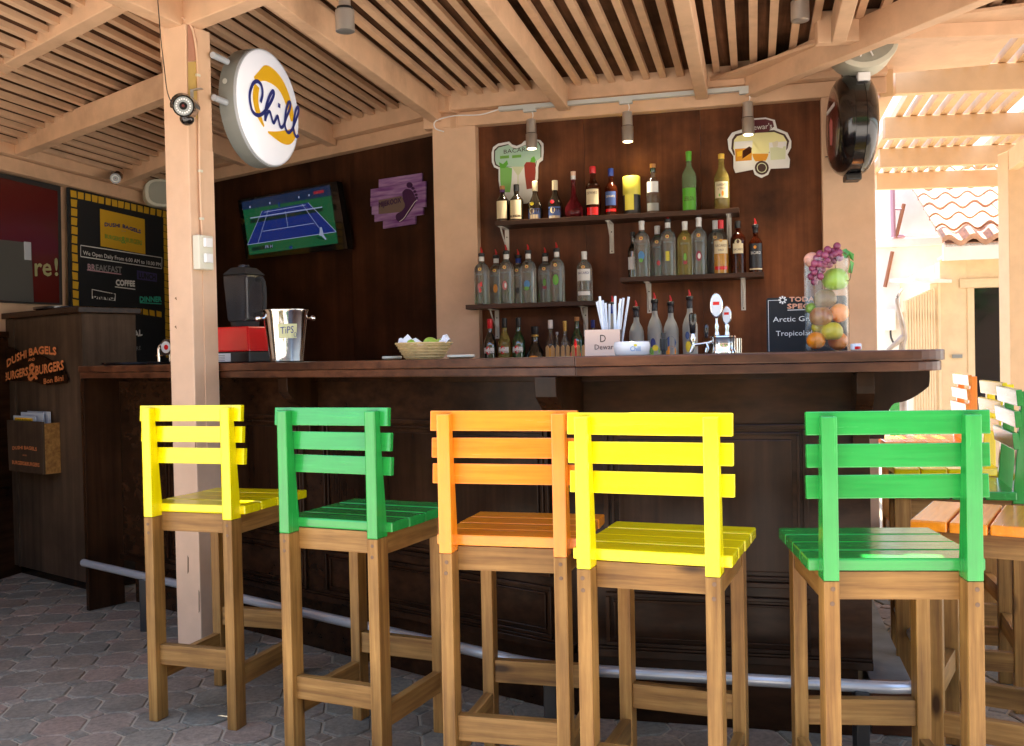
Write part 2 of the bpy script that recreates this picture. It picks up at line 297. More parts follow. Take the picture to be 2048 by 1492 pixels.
def text_mesh(s):
    if s in _fc: return _fc[s]
    cu = bpy.data.curves.new('lettering', 'FONT'); cu.body = s; cu.size = 1.0; cu.resolution_u = 2
    o = bpy.data.objects.new('lettering', cu); COL.objects.link(o)
    dg = bpy.context.evaluated_depsgraph_get(); me = bpy.data.meshes.new_from_object(o.evaluated_get(dg))
    V = [tuple(v.co) for v in me.vertices]; P = [tuple(p.vertices) for p in me.polygons]
    bpy.data.objects.remove(o); bpy.data.curves.remove(cu); bpy.data.meshes.remove(me)
    x0 = min(v[0] for v in V); x1 = max(v[0] for v in V); y0 = min(v[1] for v in V); y1 = max(v[1] for v in V)
    _fc[s] = (V, P, x0, x1, y0, y1); return _fc[s]
def text(s, root, a, b, h, mat, dy=-.002, arc=0.0, bold=0.0, name='lettering', caps=True):
    """lettering from local point a to b (x, z) of a thing, capital height h, lying at y = dy"""
    V, P, x0, x1, y0, y1 = text_mesh(s); L = math.hypot(b[0] - a[0], b[1] - a[1]); kx = L / (x1 - x0)
    base = 0.0; top = y1 if caps else .7; kz = h / top
    ux, uz = (b[0] - a[0]) / L, (b[1] - a[1]) / L; m = MB(); vs = []
    for v in V:
        t = (v[0] - x0) / (x1 - x0); X = (v[0] - x0) * kx; Z = v[1] * kz + arc * 4 * t * (1 - t)
        vs.append((a[0] + ux * X - uz * Z * .0, dy, a[1] + uz * X + Z))
    m.add(vs, P); 
    if bold:
        for q in (-bold, bold): m.add([(p[0] + q, dy - .0003, p[2]) for p in vs], P); m.add([(p[0], dy - .0004, p[2] + q) for p in vs], P)
    return m.build(name, mat, root)
def px_text(s, root, pl, a, b, hpx, mat, dy=-.002, **k):
    """lettering laid on a wall plane between two photo points; dy lifts it off the plane"""
    A = loc_of(root, pl.at(*a)); B = loc_of(root, pl.at(*b)); C = loc_of(root, pl.at(a[0], a[1] - hpx))
    return text(s, root, (A.x, A.z), (B.x, B.z), abs(C.z - A.z), mat, A.y + dy, **k)
def px_poly(root, pl, pts): 
    r = [loc_of(root, pl.at(*p)) for p in pts]; return [(q.x, q.z) for q in r], r[0].y
def wrap_text(s, root, r, zc, h, wdt, mat, ang=0.0):
    V, P, x0, x1, y0, y1 = text_mesh(s); vs = []
    for v in V:
        t = ((v[0] - x0) / (x1 - x0) - .5) * wdt / r + ang; z = zc + (v[1] / y1 - .5) * h
        vs.append(((r + .0009) * math.sin(t), -(r + .0009) * math.cos(t), z))
    return MB().add(vs, P).build('lettering', mat, root)
def sector(r, z0, z1, a0, a1, n=10):
    m = MB(); vs = []
    for i in range(n + 1):
        t = a0 + (a1 - a0) * i / n; vs += [(r * math.sin(t), -r * math.cos(t), z0), (r * math.sin(t), -r * math.cos(t), z1)]
    return m.add(vs, [(2 * i, 2 * i + 2, 2 * i + 3, 2 * i + 1) for i in range(n)])
def smooth_path(pts, n=5):
    out = []; N = len(pts)
    for i in range(N - 1):
        p0, p1, p2, p3 = pts[max(i - 1, 0)], pts[i], pts[i + 1], pts[min(i + 2, N - 1)]
        for k in range(n):
            t = k / n; out.append(tuple(.5 * (2 * b + (c - a) * t + (2 * a - 5 * b + 4 * c - d) * t * t + (3 * b - a - 3 * c + d) * t ** 3) for a, b, c, d in zip(p0, p1, p2, p3)))
    out.append(tuple(pts[-1])); return out
def copy_tree(o, parent=None):
    c = o.copy(); COL.objects.link(c); c.parent = parent
    for ch in [x for x in o.children]: copy_tree(ch, c)
    return c
# ================================================================== SETTING
# ground, one sheet
m, n, l, b = nodes('ground_mat'); v = coords(n, l, (1, 1, 1), False); f = noise(n, l, v, 1.3, 6)
l.new(ramp(n, l, f, [(.3, (.30, .26, .22)), (.7, (.44, .40, .35))]), b.inputs['Base Color']); b.inputs['Roughness'].default_value = .9
f2 = noise(n, l, v, 40, 5); bump(n, l, f2, .4, b, .004)
gm = MB().add([(-120, -120, -.012), (120, -120, -.012), (120, 120, -.012), (-120, 120, -.012)], [(0, 1, 2, 3)])
ground = struct(gm.build('ground', 'ground_mat'))
m, n, l, b = nodes('paver_mat'); v = coords(n, l, (1, 1, 1)); oi = n.new('ShaderNodeObjectInfo')
f = noise(n, l, v, 55, 5, .7); f3 = noise(n, l, v, 5, 3)
c1 = ramp(n, l, oi.outputs['Random'], [(0, (.20, .145, .098)), (.3, (.17, .15, .110)), (.55, (.24, .16, .112)), (.8, (.18, .16, .116)), (1, (.26, .185, .130))])
mx = n.new('ShaderNodeMix'); mx.data_type = 'RGBA'; mx.blend_type = 'MULTIPLY'; mx.inputs[0].default_value = 1
l.new(c1, mx.inputs[6]); l.new(ramp(n, l, f, [(.3, (.7, .7, .7)), (.7, (1.35, 1.35, 1.35))]), mx.inputs[7])
mx2 = n.new('ShaderNodeMix'); mx2.data_type = 'RGBA'; mx2.blend_type = 'MULTIPLY'; mx2.inputs[0].default_value = 1
l.new(mx.outputs[2], mx2.inputs[6]); l.new(ramp(n, l, f3, [(.3, (.8, .8, .8)), (.7, (1.2, 1.2, 1.2))]), mx2.inputs[7])
l.new(mx2.outputs[2], b.inputs['Base Color']); b.inputs['Roughness'].default_value = .85; bump(n, l, f, .5, b, .002)
plain('joint_sand', (.36, .30, .21), .95)

bed = MB().add([(-4.6, 2.2, -.0065), (4.6, 2.2, -.0065), (4.6, 8.6, -.0065), (-4.6, 8.6, -.0065)], [(0, 1, 2, 3)]).build('joint_bed', 'joint_sand', ground)
PX, PY, CUT, G = .165, .190, .046, .0065
octp = [(-PX / 2 + CUT, -PY / 2), (PX / 2 - CUT, -PY / 2), (PX / 2, -PY / 2 + CUT), (PX / 2, PY / 2 - CUT), (PX / 2 - CUT, PY / 2), (-PX / 2 + CUT, PY / 2), (-PX / 2, PY / 2 - CUT), (-PX / 2, -PY / 2 + CUT)]
octp = [(x * (1 - G / PX * 1.3), y * (1 - G / PY * 1.3)) for x, y in octp]
dia = [(0, -CUT + G), (CUT - G, 0), (0, CUT - G), (-CUT + G, 0)]
oct_me = MB().prism(octp, 0, .022).mesh('paver', bevel=.004, seg=1); dia_me = MB().prism(dia, 0, .022).mesh('small_paver', bevel=.004, seg=1)
for me_ in (oct_me, dia_me): me_.materials.append(MATS['paver_mat'])
cA, sA = math.cos(R(8)), math.sin(R(8)); cand = []
def in_view(x, y):
    v_ = Vector((x, y, 0)) - EYE; fy = v_.dot(fwd)
    uu = 1024 + F * v_.dot(right) / fy; vv = 746 - F * v_.dot(up) / fy
    return -60 < uu < 2100 and vv < 1560, uu, vv
NP = [0, 0]
for i in range(-30, 30):
    for j in range(8, 40):
        for k, (dx, dy) in enumerate(((0, 0), (.5, .5))):
            gx, gy = (i + dx) * PX, (j + dy) * PY; x, y = gx * cA - gy * sA + .35, gx * sA + gy * cA + .2
            ok, uu, vv = in_view(x, y) if y > 2.5 else (False, 0, 0)
            if not ok or x < -3.6 or x > 2.9 or y > 6.2: continue
            if nL.dot(Vector((x, y, 0))) > 2.9 and nR.dot(Vector((x, y, 0))) > 3.42 and x < 1.25 and x > -2.5: continue   # under the bar
            cand.append((y, x, k))
cand.sort()
for y, x, k in cand:
    if NP[k] >= 300: continue
    NP[k] += 1
    o = bpy.data.objects.new('small_paver' if k else 'paver', dia_me if k else oct_me); COL.objects.link(o); o.parent = ground
    o.location = (x + random.uniform(-.001, .001), y, -.0225 + random.uniform(-.0015, .002)); o.rotation_euler = (random.uniform(-.006, .006), random.uniform(-.006, .006), R(8) + random.uniform(-.01, .01))

# ------------------------------------------------------------------ walls and pillars of the bar pavilion
ZB = 2.64
def wall(name, label, pl, p0, p1, z0, z1, thick, mat, cat='wall'):
    r = thing(name, label, cat, pl.w(p0, 0), pl.deg)
    return r
wr = thing('back_wall', 'dark reddish brown wood panel wall behind the bottle shelves', 'wall', WR.w(0, 0), YR)
pA, pB = WR.p(953, 500), WR.p(1650, 500)
for i in range(3):
    a = pA + (pB - pA) * i / 3; MB().box(a + .0015 * (i > 0), pA + (pB - pA) * (i + 1) / 3, 0, .05, 0, ZB + .2).build('wall_panel', 'wall_wood', wr)
wl = thing('back_wall', 'very dark brown wood panel wall carrying the television', 'wall', WL.w(0, 0), YL)
cornL = isect(WL, WL.c, WR, WR.c); lp1 = cornL.dot(tL); lp0 = isect(WL, WL.c, CW, CW.c).dot(tL)
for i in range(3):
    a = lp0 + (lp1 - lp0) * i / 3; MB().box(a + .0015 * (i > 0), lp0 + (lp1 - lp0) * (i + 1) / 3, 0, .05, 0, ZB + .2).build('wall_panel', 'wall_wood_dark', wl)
def pillar(label, pl, u0, u1, dc, ztop, dep=.3):
    q = pl.off(dc); a, b_ = q.p(u0, 480), q.p(u1, 480); r = thing('pillar', label, 'pillar', q.w((a + b_) / 2, 0), pl.deg)
    MB().box(-(b_ - a) / 2, (b_ - a) / 2, 0, dep, 0, ztop).build('shaft', 'cream_post', r, bevel=.006); return r
pillar('plain cream pillar between the television wall and the shelf wall', WR, 869, 955, -.07, ZB)
pillar('plain cream pillar at the open end of the shelf wall', WR, 1646, 1752, -.07, ZB, .35)
# chalkboard wall
cw = thing('side_wall', 'cream painted side wall carrying the big menu chalkboard', 'wall', CW.w(0, 0), 76)
c1_ = isect(CW, CW.c, WL, WL.c).dot(CW.t)
MB().box(c1_ - 5.5, c1_ + .1, 0, .12, 0, 3.0).build('wall_panel', 'cream', cw)
cb = thing('ceiling_beam', 'cream beam running along the top of the chalkboard wall', 'beam', CW.w(0, 0), 76)
MB().box(c1_ - 5.5, c1_ - .02, -.08, -.002, 2.41, 2.495).build('lower_board', 'cream', cb, bevel=.004); MB().box(c1_ - 5.5, c1_ - .02, -.13, -.002, 2.498, 2.60).build('upper_board', 'cream', cb, bevel=.004)
# beams along the two back walls
rb = thing('ceiling_beam', 'cream beam along the top of the shelf wall above the track lights', 'beam', WR.w(0, 0), YR)
pE = WR.p(1770, 200)
MB().box(pA - .30, pE, -.07, -.002, ZB, ZB + .085).build('lower_board', 'cream', rb, bevel=.004)
MB().box(pA - .30, pE, -.13, -.002, ZB + .088, ZB + .25).build('upper_board', 'cream', rb, bevel=.004)
lb = thing('ceiling_beam', 'cream beam along the top of the television wall', 'beam', WL.w(0, 0), YL)
MB().box(lp0, lp1 + .06, -.07, -.002, ZB - .01, ZB + .075).build('lower_board', 'cream', lb, bevel=.004)
MB().box(lp0, lp1 + .06, -.13, -.002, ZB + .078, ZB + .24).build('upper_board', 'cream', lb, bevel=.004)

# ------------------------------------------------------------------ roof: planks, battens, rafters
QF = 2.22                                      # front edge of the roof, towards and past the viewer
def q_back(p):
    q = max(5.60, (4.36 - .4146 * p) / .9098)
    if p > HP + 1.25: q = 4.3
    return q
_h = WR.off(-.12).at(1500, 168); HP, HQ = _h.dot(tR), _h.dot(nR)
roof = thing('slatted_roof', 'cream slatted ceiling over the bar with dark plank boards behind the battens', 'roof', (0, 0, 0), YR)
ZP = 2.81
PITCH = .098; p = -4.30; k = 0
# openings added in the planks to drop sun patches on these points
HOLES = []
for P_ in (at_z(1722, 1113, .759), at_z(1816, 1112, .759), at_z(1277, 1107, .759), at_z(1363, 1111, .759), at_z(1451, 1117, .759), at_z(484, 1003, .759), at_z(418, 1492, 0.0)):
    t_ = (ZP + .045 - P_.z) / SUN_DIR.z; G_ = P_ + SUN_DIR * t_; HOLES.append((G_.dot(tR), G_.dot(nR)))
PPOST, QPOST, PCH = -2.39, 3.72, -4.30
def hip_q(p): return QPOST + (p - PPOST) / (PCH - PPOST) * (6.75 - QPOST)
def drop(p): return .139 * max(0, PPOST - p)
while p < 4.7:
    qb = q_back(p + PITCH / 2)
    if qb > QF + .3:
        spans = [(QF, qb + .12, 0.0)]
        if p < PPOST - .02: hq = hip_q(p + PITCH / 2); spans = [(QF, hq, drop(p + PITCH / 2))] + ([(hq, qb + .12, 0.0)] if qb > hq else [])
        for s0_, s1_, dr in spans:
            cuts = sorted(h[1] for h in HOLES if p - .001 <= h[0] < p + PITCH - .001 and s0_ < h[1] < s1_); segs = []; a0 = s0_
            for c_ in cuts:
                if c_ - .026 > a0: segs.append((a0, c_ - .026))
                a0 = max(a0, c_ + .026)
            segs.append((a0, s1_)); dz = (k % 2) * .019 + random.uniform(0, .0015) + .03
            for a_, b_ in segs:
                o = MB().box(-PITCH / 2 - .006, PITCH / 2 + .006, a_, b_, 0, .018).build('plank', 'plank', roof); o.location = (p + PITCH / 2, 0, ZP + dz - dr); 
                if dr: o.rotation_euler = (0, -math.atan(.139), 0)
            wv = random.uniform(-.006, .006); e_ = s1_ - (.10 if s1_ > 5.6 else 0)
            bc_ = sorted(h[1] for h in HOLES if p - .06 < h[0] < p + .06 and s0_ < h[1] < e_); b0 = s0_; bw_ = random.uniform(.034, .040)
            for c_ in bc_ + [None]:
                b1 = e_ if c_ is None else c_ - .05
                if b1 - b0 > .05: MB().bar((p + wv, b0, ZP + .008 - dr), (p + wv * .6, b1, ZP + .008 - dr), bw_, .028).build('batten', 'cream', roof)
                if c_ is not None: b0 = max(b0, c_ + .05)
    p += PITCH; k += 1
hb_ = MB(); a_ = Vector((PPOST + .0, QPOST - .05, 0)); b_ = Vector((PCH, 6.75, 0)); hb_.bar(a_ + Vector((0, 0, ZP - .10)), b_ + Vector((0, 0, ZP - .10)), .04, .34).build('hip_board', 'cream', roof)
tri = [(HP - .25, HQ + .02), (HP + .55, HQ - .72), (HP + 1.25, HQ - .80), (HP + 1.25, HQ + .15), (HP - .25, HQ + .15)]
MB().prism(tri, ZP - .045, ZP - .030).build('soffit', 'cream', roof)
# rafters square to the shelf wall; near ends found where the photo shows them at its top edge
def rafter_d(u, v, uq, vq, wdt=.062, hgt=.14, pl=WR, label=None, c_off=-.11):
    A = pl.off(c_off).at(u, v); dn = tR; d = ray(uq, vq); t = (A.dot(dn)) / d.dot(dn); B = EYE + d * t
    slope = (B.z - A.z) / ((B - A).dot(nR)); L = (A - Vector((0, 0, 0))).dot(nR) - QF
    slope = max(-.03, min(.03, slope)); C = A - nR * L; C.z = A.z - slope * L
    return A, C
raf = []
for i, (u, v, uq, vq) in enumerate([(871, 240, 680, 124), (1126, 197, 965, 13), (1403, 161, 1366, 0), (660, 288, 600, 250), (486, 335, 440, 296)]):
    pl = WR if u > 900 else WL
    A = pl.off(-.12).at(u, v); zc = 2.70 + .06
    r = thing('rafter', ['cream rafter meeting the wall beam at the cream pillar', 'cream rafter meeting the wall beam above the lime drinks tin sign', 'cream rafter meeting the wall beam between the two right track lamps', 'cream rafter emerging behind the round lit sign', 'cream rafter half hidden behind the round sign and the post'][i], 'rafter', (A.x, A.y, 0), YR, 'rafters square to the shelf wall')
    L = A.dot(nR) - 3.04
    if u < 800: L = A.dot(nR) - (5.55 if u < 600 else 4.75)
    MB().box(-.034, .034, -L, .03, ZP - .135, ZP - .004).build('timber', 'cream', r, bevel=.005)
# diagonal hip timber and the short jack rafter
hip = thing('hip_rafter', 'cream diagonal hip rafter rising from the shelf wall towards the pergola', 'rafter', (0, 0, 0), 0)
hA = WR.off(-.12).at(1500, 168); hB = hA + Vector((.40, -.93, 0)) * 3.2; hA.z = hB.z = ZP - .075
MB().bar(hA, hB, .07, .15).build('timber', 'cream', hip, bevel=.005)
jk = thing('rafter', 'short cream jack rafter landing on the diagonal hip rafter', 'rafter', (0, 0, 0), 0, 'rafters square to the shelf wall')
jA = at_z(1676, 62, ZP - .07); MB().bar(jA - nR * .03, jA - nR * (jA.dot(nR) - 3.04), .066, .13).build('timber', 'cream', jk, bevel=.005)
pur = thing('ceiling_beam', 'cream cross beam carrying the rafter ends above the stools', 'beam', nR * 3.0, YR)
MB().box(-2.0, 4.5, -.04, .037, ZP - .15, ZP - .008).build('timber', 'cream', pur, bevel=.005)
# post with the two eave beams
PC = Vector((-1.353, 4.171, 0))
post = thing('roof_post', 'cream square timber post with peeling paint standing before the counter', 'post', PC, -28)
MB().box(-.069, .069, -.069, .069, 0, ZP - .15).build('shaft', 'cream_post', post, bevel=.005)
MB().box(.0693, .0733, -.012, .066, .85, 2.15).build('cover_strip', 'cream_post', post, bevel=.001)
plain('paint_scar_pink', (.42, .20, .13), .8); plain('paint_scar_ochre', (.50, .34, .10), .8); plain('bare_wood', (.16, .09, .045), .9)
MB().add([(.0745, y, z) for y, z in ((-.066, 2.50), (-.012, 2.52), (-.01, 2.60), (-.03, 2.655), (-.06, 2.66))], [(0, 1, 2, 3, 4)]).build('paint_scar', 'paint_scar_pink', post)
MB().add([(.0745, y, z) for y, z in ((-.068, 2.30), (-.05, 2.27), (-.035, 2.285), (-.015, 2.262), (-.012, 2.515), (-.066, 2.497))], [(0, 1, 2, 3, 4, 5)]).build('paint_scar', 'paint_scar_ochre', post)
for (fx, fy, z0, z1, w_) in ((.004, -.0695, .36, .44, .01), (.0, -.0695, .62, .70, .006), (.062, -.0695, .20, .30, .008), (.064, -.0695, .83, .93, .007), (-.03, -.0695, 1.52, 1.524, .02), (-.035, -.0695, 1.40, 1.404, .018)):
    MB().add([(fx - w_ / 2, fy, z0), (fx + w_ * .3, fy, z0 + .01), (fx + w_ / 2, fy, z1 - .01), (fx - w_ * .2, fy, z1)], [(0, 1, 2, 3)]).build('paint_scar', 'bare_wood', post)
eb = thing('eave_beam', 'cream eave beam running from the post head along the bar front', 'beam', PC, YL)
MB().box(.02, 1.7, -.05, .03, ZP - .155, ZP - .012).build('timber', 'cream', eb, bevel=.005)
eb2 = thing('eave_beam', 'cream eave beam running from the post head towards the viewer at left', 'beam', PC, 68)
MB().box(-3.6, -.02, -.04, .04, ZP - .156, ZP - .011).build('timber', 'cream', eb2, bevel=.005)
# left rafters lying along the television-wall direction, falling to the chalkboard wall
for i, (a, b_, lab) in enumerate([((225, 25), (0, 144), 'broad cream rafter crossing the ceiling left of the post'), ((342, 198), (40, 312), 'cream rafter running from behind the security camera to the chalkboard wall'), ((345, 330), (248, 369), 'short cream rafter above the small white speaker')]):
    if i == 0: A = at_z(a[0], a[1], ZP - .10)
    else: A = CW.off(-.13).at(*b_)
    cpl = VP(YL, A.dot(nL)); A, B = cpl.at(*a), cpl.at(*b_)
    d_ = (B - A); 
    tt = ((CW.c - .10) - A.dot(CW.n)) / d_.dot(CW.n); B = A + d_ * tt; A = A - d_.normalized() * (.06 if i == 0 else .25)
    r = thing('rafter', lab, 'rafter', (A.x, A.y, 0), 0, 'rafters left of the post'); o0 = Vector((A.x, A.y, 0)); up_ = Vector((0, 0, .062))
    MB().bar(A - o0 + up_, B - o0 + up_, .075, .124).build('timber', 'cream', r, bevel=.005)

# ------------------------------------------------------------------ open pergola on the right
pg = thing('pergola', 'sunlit cream pergola of open slats beyond the bar end', 'pergola', (0, 0, 0), 0)
DIR = Vector((math.cos(R(-4)), math.sin(R(-4)), 0))
for i, (u, v) in enumerate([(1740, 85), (1788, 190), (1768, 279), (1758, 336), (1752, 380)]):
    A = at_z(u, v, 2.70); A.z = 2.775
    if i == 0: A = A - DIR * .25
    MB().bar(A, A + DIR * 5.5, .06, .15).build('beam', 'cream' if i == 0 else 'cream_out', pg, bevel=.004)
x0 = 1.75
for i in range(40):
    pp = -.15 + i * .098 + x0 - 1.1
    if pp < .85: continue
    s0 = tR * pp + nR * 4.42; s1 = tR * pp + nR * 9.6
    if i % 9 == 4: continue
    MB().bar(s0 + Vector((0, 0, 2.885)), s1 + Vector((0, 0, 2.885)), .050, .06).build('slat', 'cream_out', pg)
sb = WR.off(-.05).at(1775, 300); MB().bar(Vector((sb.x, sb.y, 2.70)), Vector((sb.x, sb.y, 2.70)) + nR * 4, .07, .16).build('side_beam', 'cream_out', pg, bevel=.004)
pp_ = at_y(2030, 600, 7.3); MB().box(pp_.x - .08, pp_.x + .08, 7.22, 7.38, 0, 2.69).build('post', 'cream_out', pg, bevel=.006)
q0_ = Vector((pp_.x - .02, 7.3, 2.62)); MB().bar(q0_, q0_ - nR * 3.2 + Vector((0, 0, .0)), .07, .15).build('side_beam', 'cream_out', pg, bevel=.004)
# ================================================================== BAR
K = isect(BL, BL.c, BR, BR.c)                       # front corner of the bar
bar = thing('bar_counter', 'long dark stained wooden bar with panelled front and thick counter top', 'bar counter', (K.x, K.y, 0), 0)
def kl(p): return (p.x - K.x, p.y - K.y)
OV, BK = .25, .46; OVL = .205
def line_pt(pl, s, dc): return Vector((pl.t.x * s + pl.n.x * (pl.c + dc), pl.t.y * s + pl.n.y * (pl.c + dc), 0))
sKL, sKR = K.dot(tL), K.dot(tR)
sLE = Vector((-2.05, 5.10, 0)).dot(tL); sRE = BR.p(1741, 1000)
ZC = 1.2455
def corner(dc): return isect(BL, BL.c + dc, BR, BR.c + dc)
def corner_f(e): return isect(BL, BL.c - OVL - e, BR, BR.c - OV - e)
def counter_poly_L(e): return [kl(corner_f(e)), kl(corner(BK)), kl(line_pt(BL, sLE - .03, BK)), kl(line_pt(BL, sLE - .03 - e, -OVL - e))]
def counter_poly_R(e):
    s1 = sRE + .20 + e; r_ = .13; pts = [kl(corner_f(e))]
    for k in range(9):
        t = math.pi / 2 * k / 8; pts.append(kl(line_pt(BR, s1 - r_ + r_ * math.sin(t), -OV - e + r_ - r_ * math.cos(t))))
    pts += [kl(line_pt(BR, s1, BK)), kl(corner(BK))]; return pts
for nm, pf in (('counter_top', counter_poly_L), ('counter_top', counter_poly_R)):
    q = pf(0.0); c_ = [(x, y) for x, y in q]
    o = MB().prism(c_, ZC - .032, ZC).build(nm, 'counter_wood', bar, bevel=.004); o.location.z = 0
    q2 = pf(-.006 if pf is counter_poly_L else -.008); MB().prism(q2, ZC - .062, ZC - .0335).build('counter_edge', 'counter_wood', bar, bevel=.003)
# body
MB().prism([kl(corner(0)), kl(line_pt(BR, sRE, 0)), kl(line_pt(BR, sRE, BK - .05)), kl(corner(BK - .05)), kl(line_pt(BL, sLE, BK - .05)), kl(line_pt(BL, sLE, 0))], .235, ZC - .063).build('front_panel', 'bar_wood', bar)
MB().prism([kl(corner(.05)), kl(line_pt(BR, sRE - .04, .05)), kl(line_pt(BR, sRE - .04, BK - .06)), kl(corner(BK - .06)), kl(line_pt(BL, sLE + .02, BK - .06)), kl(line_pt(BL, sLE + .02, .05))], .0, .234).build('plinth', 'bar_wood', bar)
def seg_obj(pl): e = bpy.data.objects.new('x', None); return e
def on_front(pl, mbf, name, mat, bev=.003):
    m = mbf(MB()); M = Matrix.Translation(Vector((pl.n.x * pl.c - K.x, pl.n.y * pl.c - K.y, 0))) @ Matrix.Rotation(pl.a, 4, 'Z')
    m.v = [tuple(M @ Vector(p)) for p in m.v]; return m.build(name, mat, bar, bevel=bev)
def frame(pl, s0, s1, z0, z1, w_, d, name='moulding'):
    on_front(pl, lambda m: m.box(s0, s1, -d, 0, z1 - w_, z1), name, 'bar_wood'); on_front(pl, lambda m: m.box(s0, s1, -d, 0, z0, z0 + w_), name, 'bar_wood')
    on_front(pl, lambda m: m.box(s0, s0 + w_, -d, 0, z0 + w_, z1 - w_), name, 'bar_wood_v'); on_front(pl, lambda m: m.box(s1 - w_, s1, -d, 0, z0 + w_, z1 - w_), name, 'bar_wood_v')
f1 = BR.p(1616, 900)
panels = [(BR, sKR + .10, f1), (BL, sKL - 1.28, sKL - .10), (BL, sKL - 2.46, sKL - 1.40)]
for pl, a, b_ in panels:
    frame(pl, a, b_, .485, 1.015, .017, .016); frame(pl, a + .026, b_ - .026, .511, .989, .010, .011)
    on_front(pl, lambda m: m.box(a + .05, b_ - .05, -.007, 0, .535, .965), 'raised_panel', 'bar_wood_v', .006)
    frame(pl, a, b_, .272, .452, .014, .014); frame(pl, a + .026, b_ - .026, .296, .428, .008, .009)
for pl, a, b_ in ((BR, sKR + .002, sRE), (BL, sLE, sKL - .002)):
    on_front(pl, lambda m: m.box(a, b_, -.022, 0, .236, .262), 'base_moulding', 'bar_wood')
    on_front(pl, lambda m: m.box(a, b_, -.012, 0, .262, .270), 'base_moulding', 'bar_wood', .002)
    on_front(pl, lambda m: m.box(a, b_, -.016, 0, ZC - .085, ZC - .064), 'top_moulding', 'bar_wood')
def corbel_poly(L, h):
    pts = [(0, 0), (L, 0), (L, -.02)]
    for k in range(1, 9): t = k / 8; pts.append((L * (1 - .12 * math.sin(t * math.pi / 2) ** 2) - .42 * L * max(0, t - .25) / .75, -.02 - h * .38 * math.sin(t * math.pi / 2)))
    x1, z1 = pts[-1]
    for k in range(1, 9): t = k / 8; pts.append((x1 - (x1 - .045) * math.sin(t * math.pi / 2), z1 - (h - .02 + z1 + .02 - .02) * (1 - math.cos(t * math.pi / 2)) if False else z1 - (h + z1) * (1 - math.cos(t * math.pi / 2))))
    pts += [(.045, -h), (0, -h)]; return pts
def corbel(base, d, L, h, th):
    """d: outward horizontal direction"""
    sd = Vector((-d.y, d.x, 0)); pts = corbel_poly(L, h); m = MB(); n_ = len(pts); vs = []
    for sgn in (-.5, .5):
        for x, z in pts: q = base + d * x + sd * (sgn * th); vs.append((q.x - K.x, q.y - K.y, ZC - .0635 + z))
    m.add(vs, [tuple(range(n_)), tuple(reversed(range(n_, 2 * n_)))] + [(i, n_ + i, n_ + (i + 1) % n_, (i + 1) % n_) for i in range(n_)])
    return m.build('corbel', 'bar_wood_v', bar, bevel=.002)
corbel(line_pt(BR, sRE - .001, .02), tR, .18, .215, .05)
corbel(line_pt(BR, sRE - .03, 0), -nR, .20, .30, .05)
bis = -(nL + nR).normalized(); corbel(K + bis * -.005, bis, .23, .30, .075)
corbel(line_pt(BL, sKL - 1.34, 0), -nL, .16, .26, .06)
# end wing at the left
wgm = MB().prism([kl(line_pt(BL, sLE, 0)), kl(line_pt(BL, sLE - .03, 0)), kl(line_pt(BL, sLE - .03, -.195)), kl(line_pt(BL, sLE, -.195))], 0.0, ZC - .064); wgm.build('end_panel', 'bar_wood_v', bar, bevel=.003)
# foot rail
rail = thing('foot_rail', 'worn steel foot rail bent along the base of the bar', 'foot rail', (K.x, K.y, 0), 0)
RO_ = -.23; ZRL = .256
cR = corner(RO_); rp = [line_pt(BL, sLE + .02, RO_)]
a_ = cR - tL * .16; b_ = cR + tR * .16
rp.append(a_)
for k in range(1, 8): t = k / 8; rp.append(a_ * (1 - t) ** 2 + cR * (2 * t * (1 - t)) + b_ * t * t)
e1 = line_pt(BR, sRE + .17, RO_); e0 = e1 - tR * .18; e2 = e1 + nR * .18
rp += [b_, e0]
for k in range(1, 8): t = k / 8; rp.append(e0 * (1 - t) ** 2 + e1 * (2 * t * (1 - t)) + e2 * t * t)
rp += [e2, e2 + nR * 2.0]
MB().tube([(p.x - K.x, p.y - K.y, ZRL) for p in rp], .0185, 12).build('tube', 'rail_steel', rail, smooth=True)
for s_, pl in ((sKL - 2.3, BL), (sKL - 1.2, BL), (None, None), (sRE - .06, BR)):
    q = corner(RO_) if pl is None else line_pt(pl, s_, RO_)
    MB().box(q.x - K.x - .02, q.x - K.x + .02, q.y - K.y - .02, q.y - K.y + .02, 0, ZRL - .012).build('foot_block', 'black', rail, bevel=.004)
# raised stone step round the bar end
st = thing('stone_step', 'low grey stone step with dark wooden nosing at the bar end', 'step', (K.x, K.y, 0), 0)
sp_ = [line_pt(BR, sRE - .0, .10), line_pt(BR, sRE + .13, .10), line_pt(BR, sRE + .13, 2.2), line_pt(BR, sRE, 2.2)]
paint('stone', (.16, .155, .15), .85, .3, .6)
MB().prism([kl(p) for p in sp_], 0, .17).build('slab', 'stone', st, bevel=.004)
MB().prism([kl(line_pt(BR, sRE + .002, .078)), kl(line_pt(BR, sRE + .132, .078)), kl(line_pt(BR, sRE + .132, .098)), kl(line_pt(BR, sRE + .002, .098))], 0, .176).build('nosing', 'counter_wood', st, bevel=.003)
# back counter behind the bar that carries the lower bottles
bc = thing('back_counter', 'dark service counter along the shelf wall behind the bar', 'counter', WR.w(0, 0), YR)
MB().box(pA + .02, pB - .02, -.62, -.003, 1.08, 1.12).build('top', 'counter_wood', bc, bevel=.003); MB().box(pA + .04, pB - .04, -.58, -.003, 0, 1.079).build('cabinet', 'bar_wood', bc)

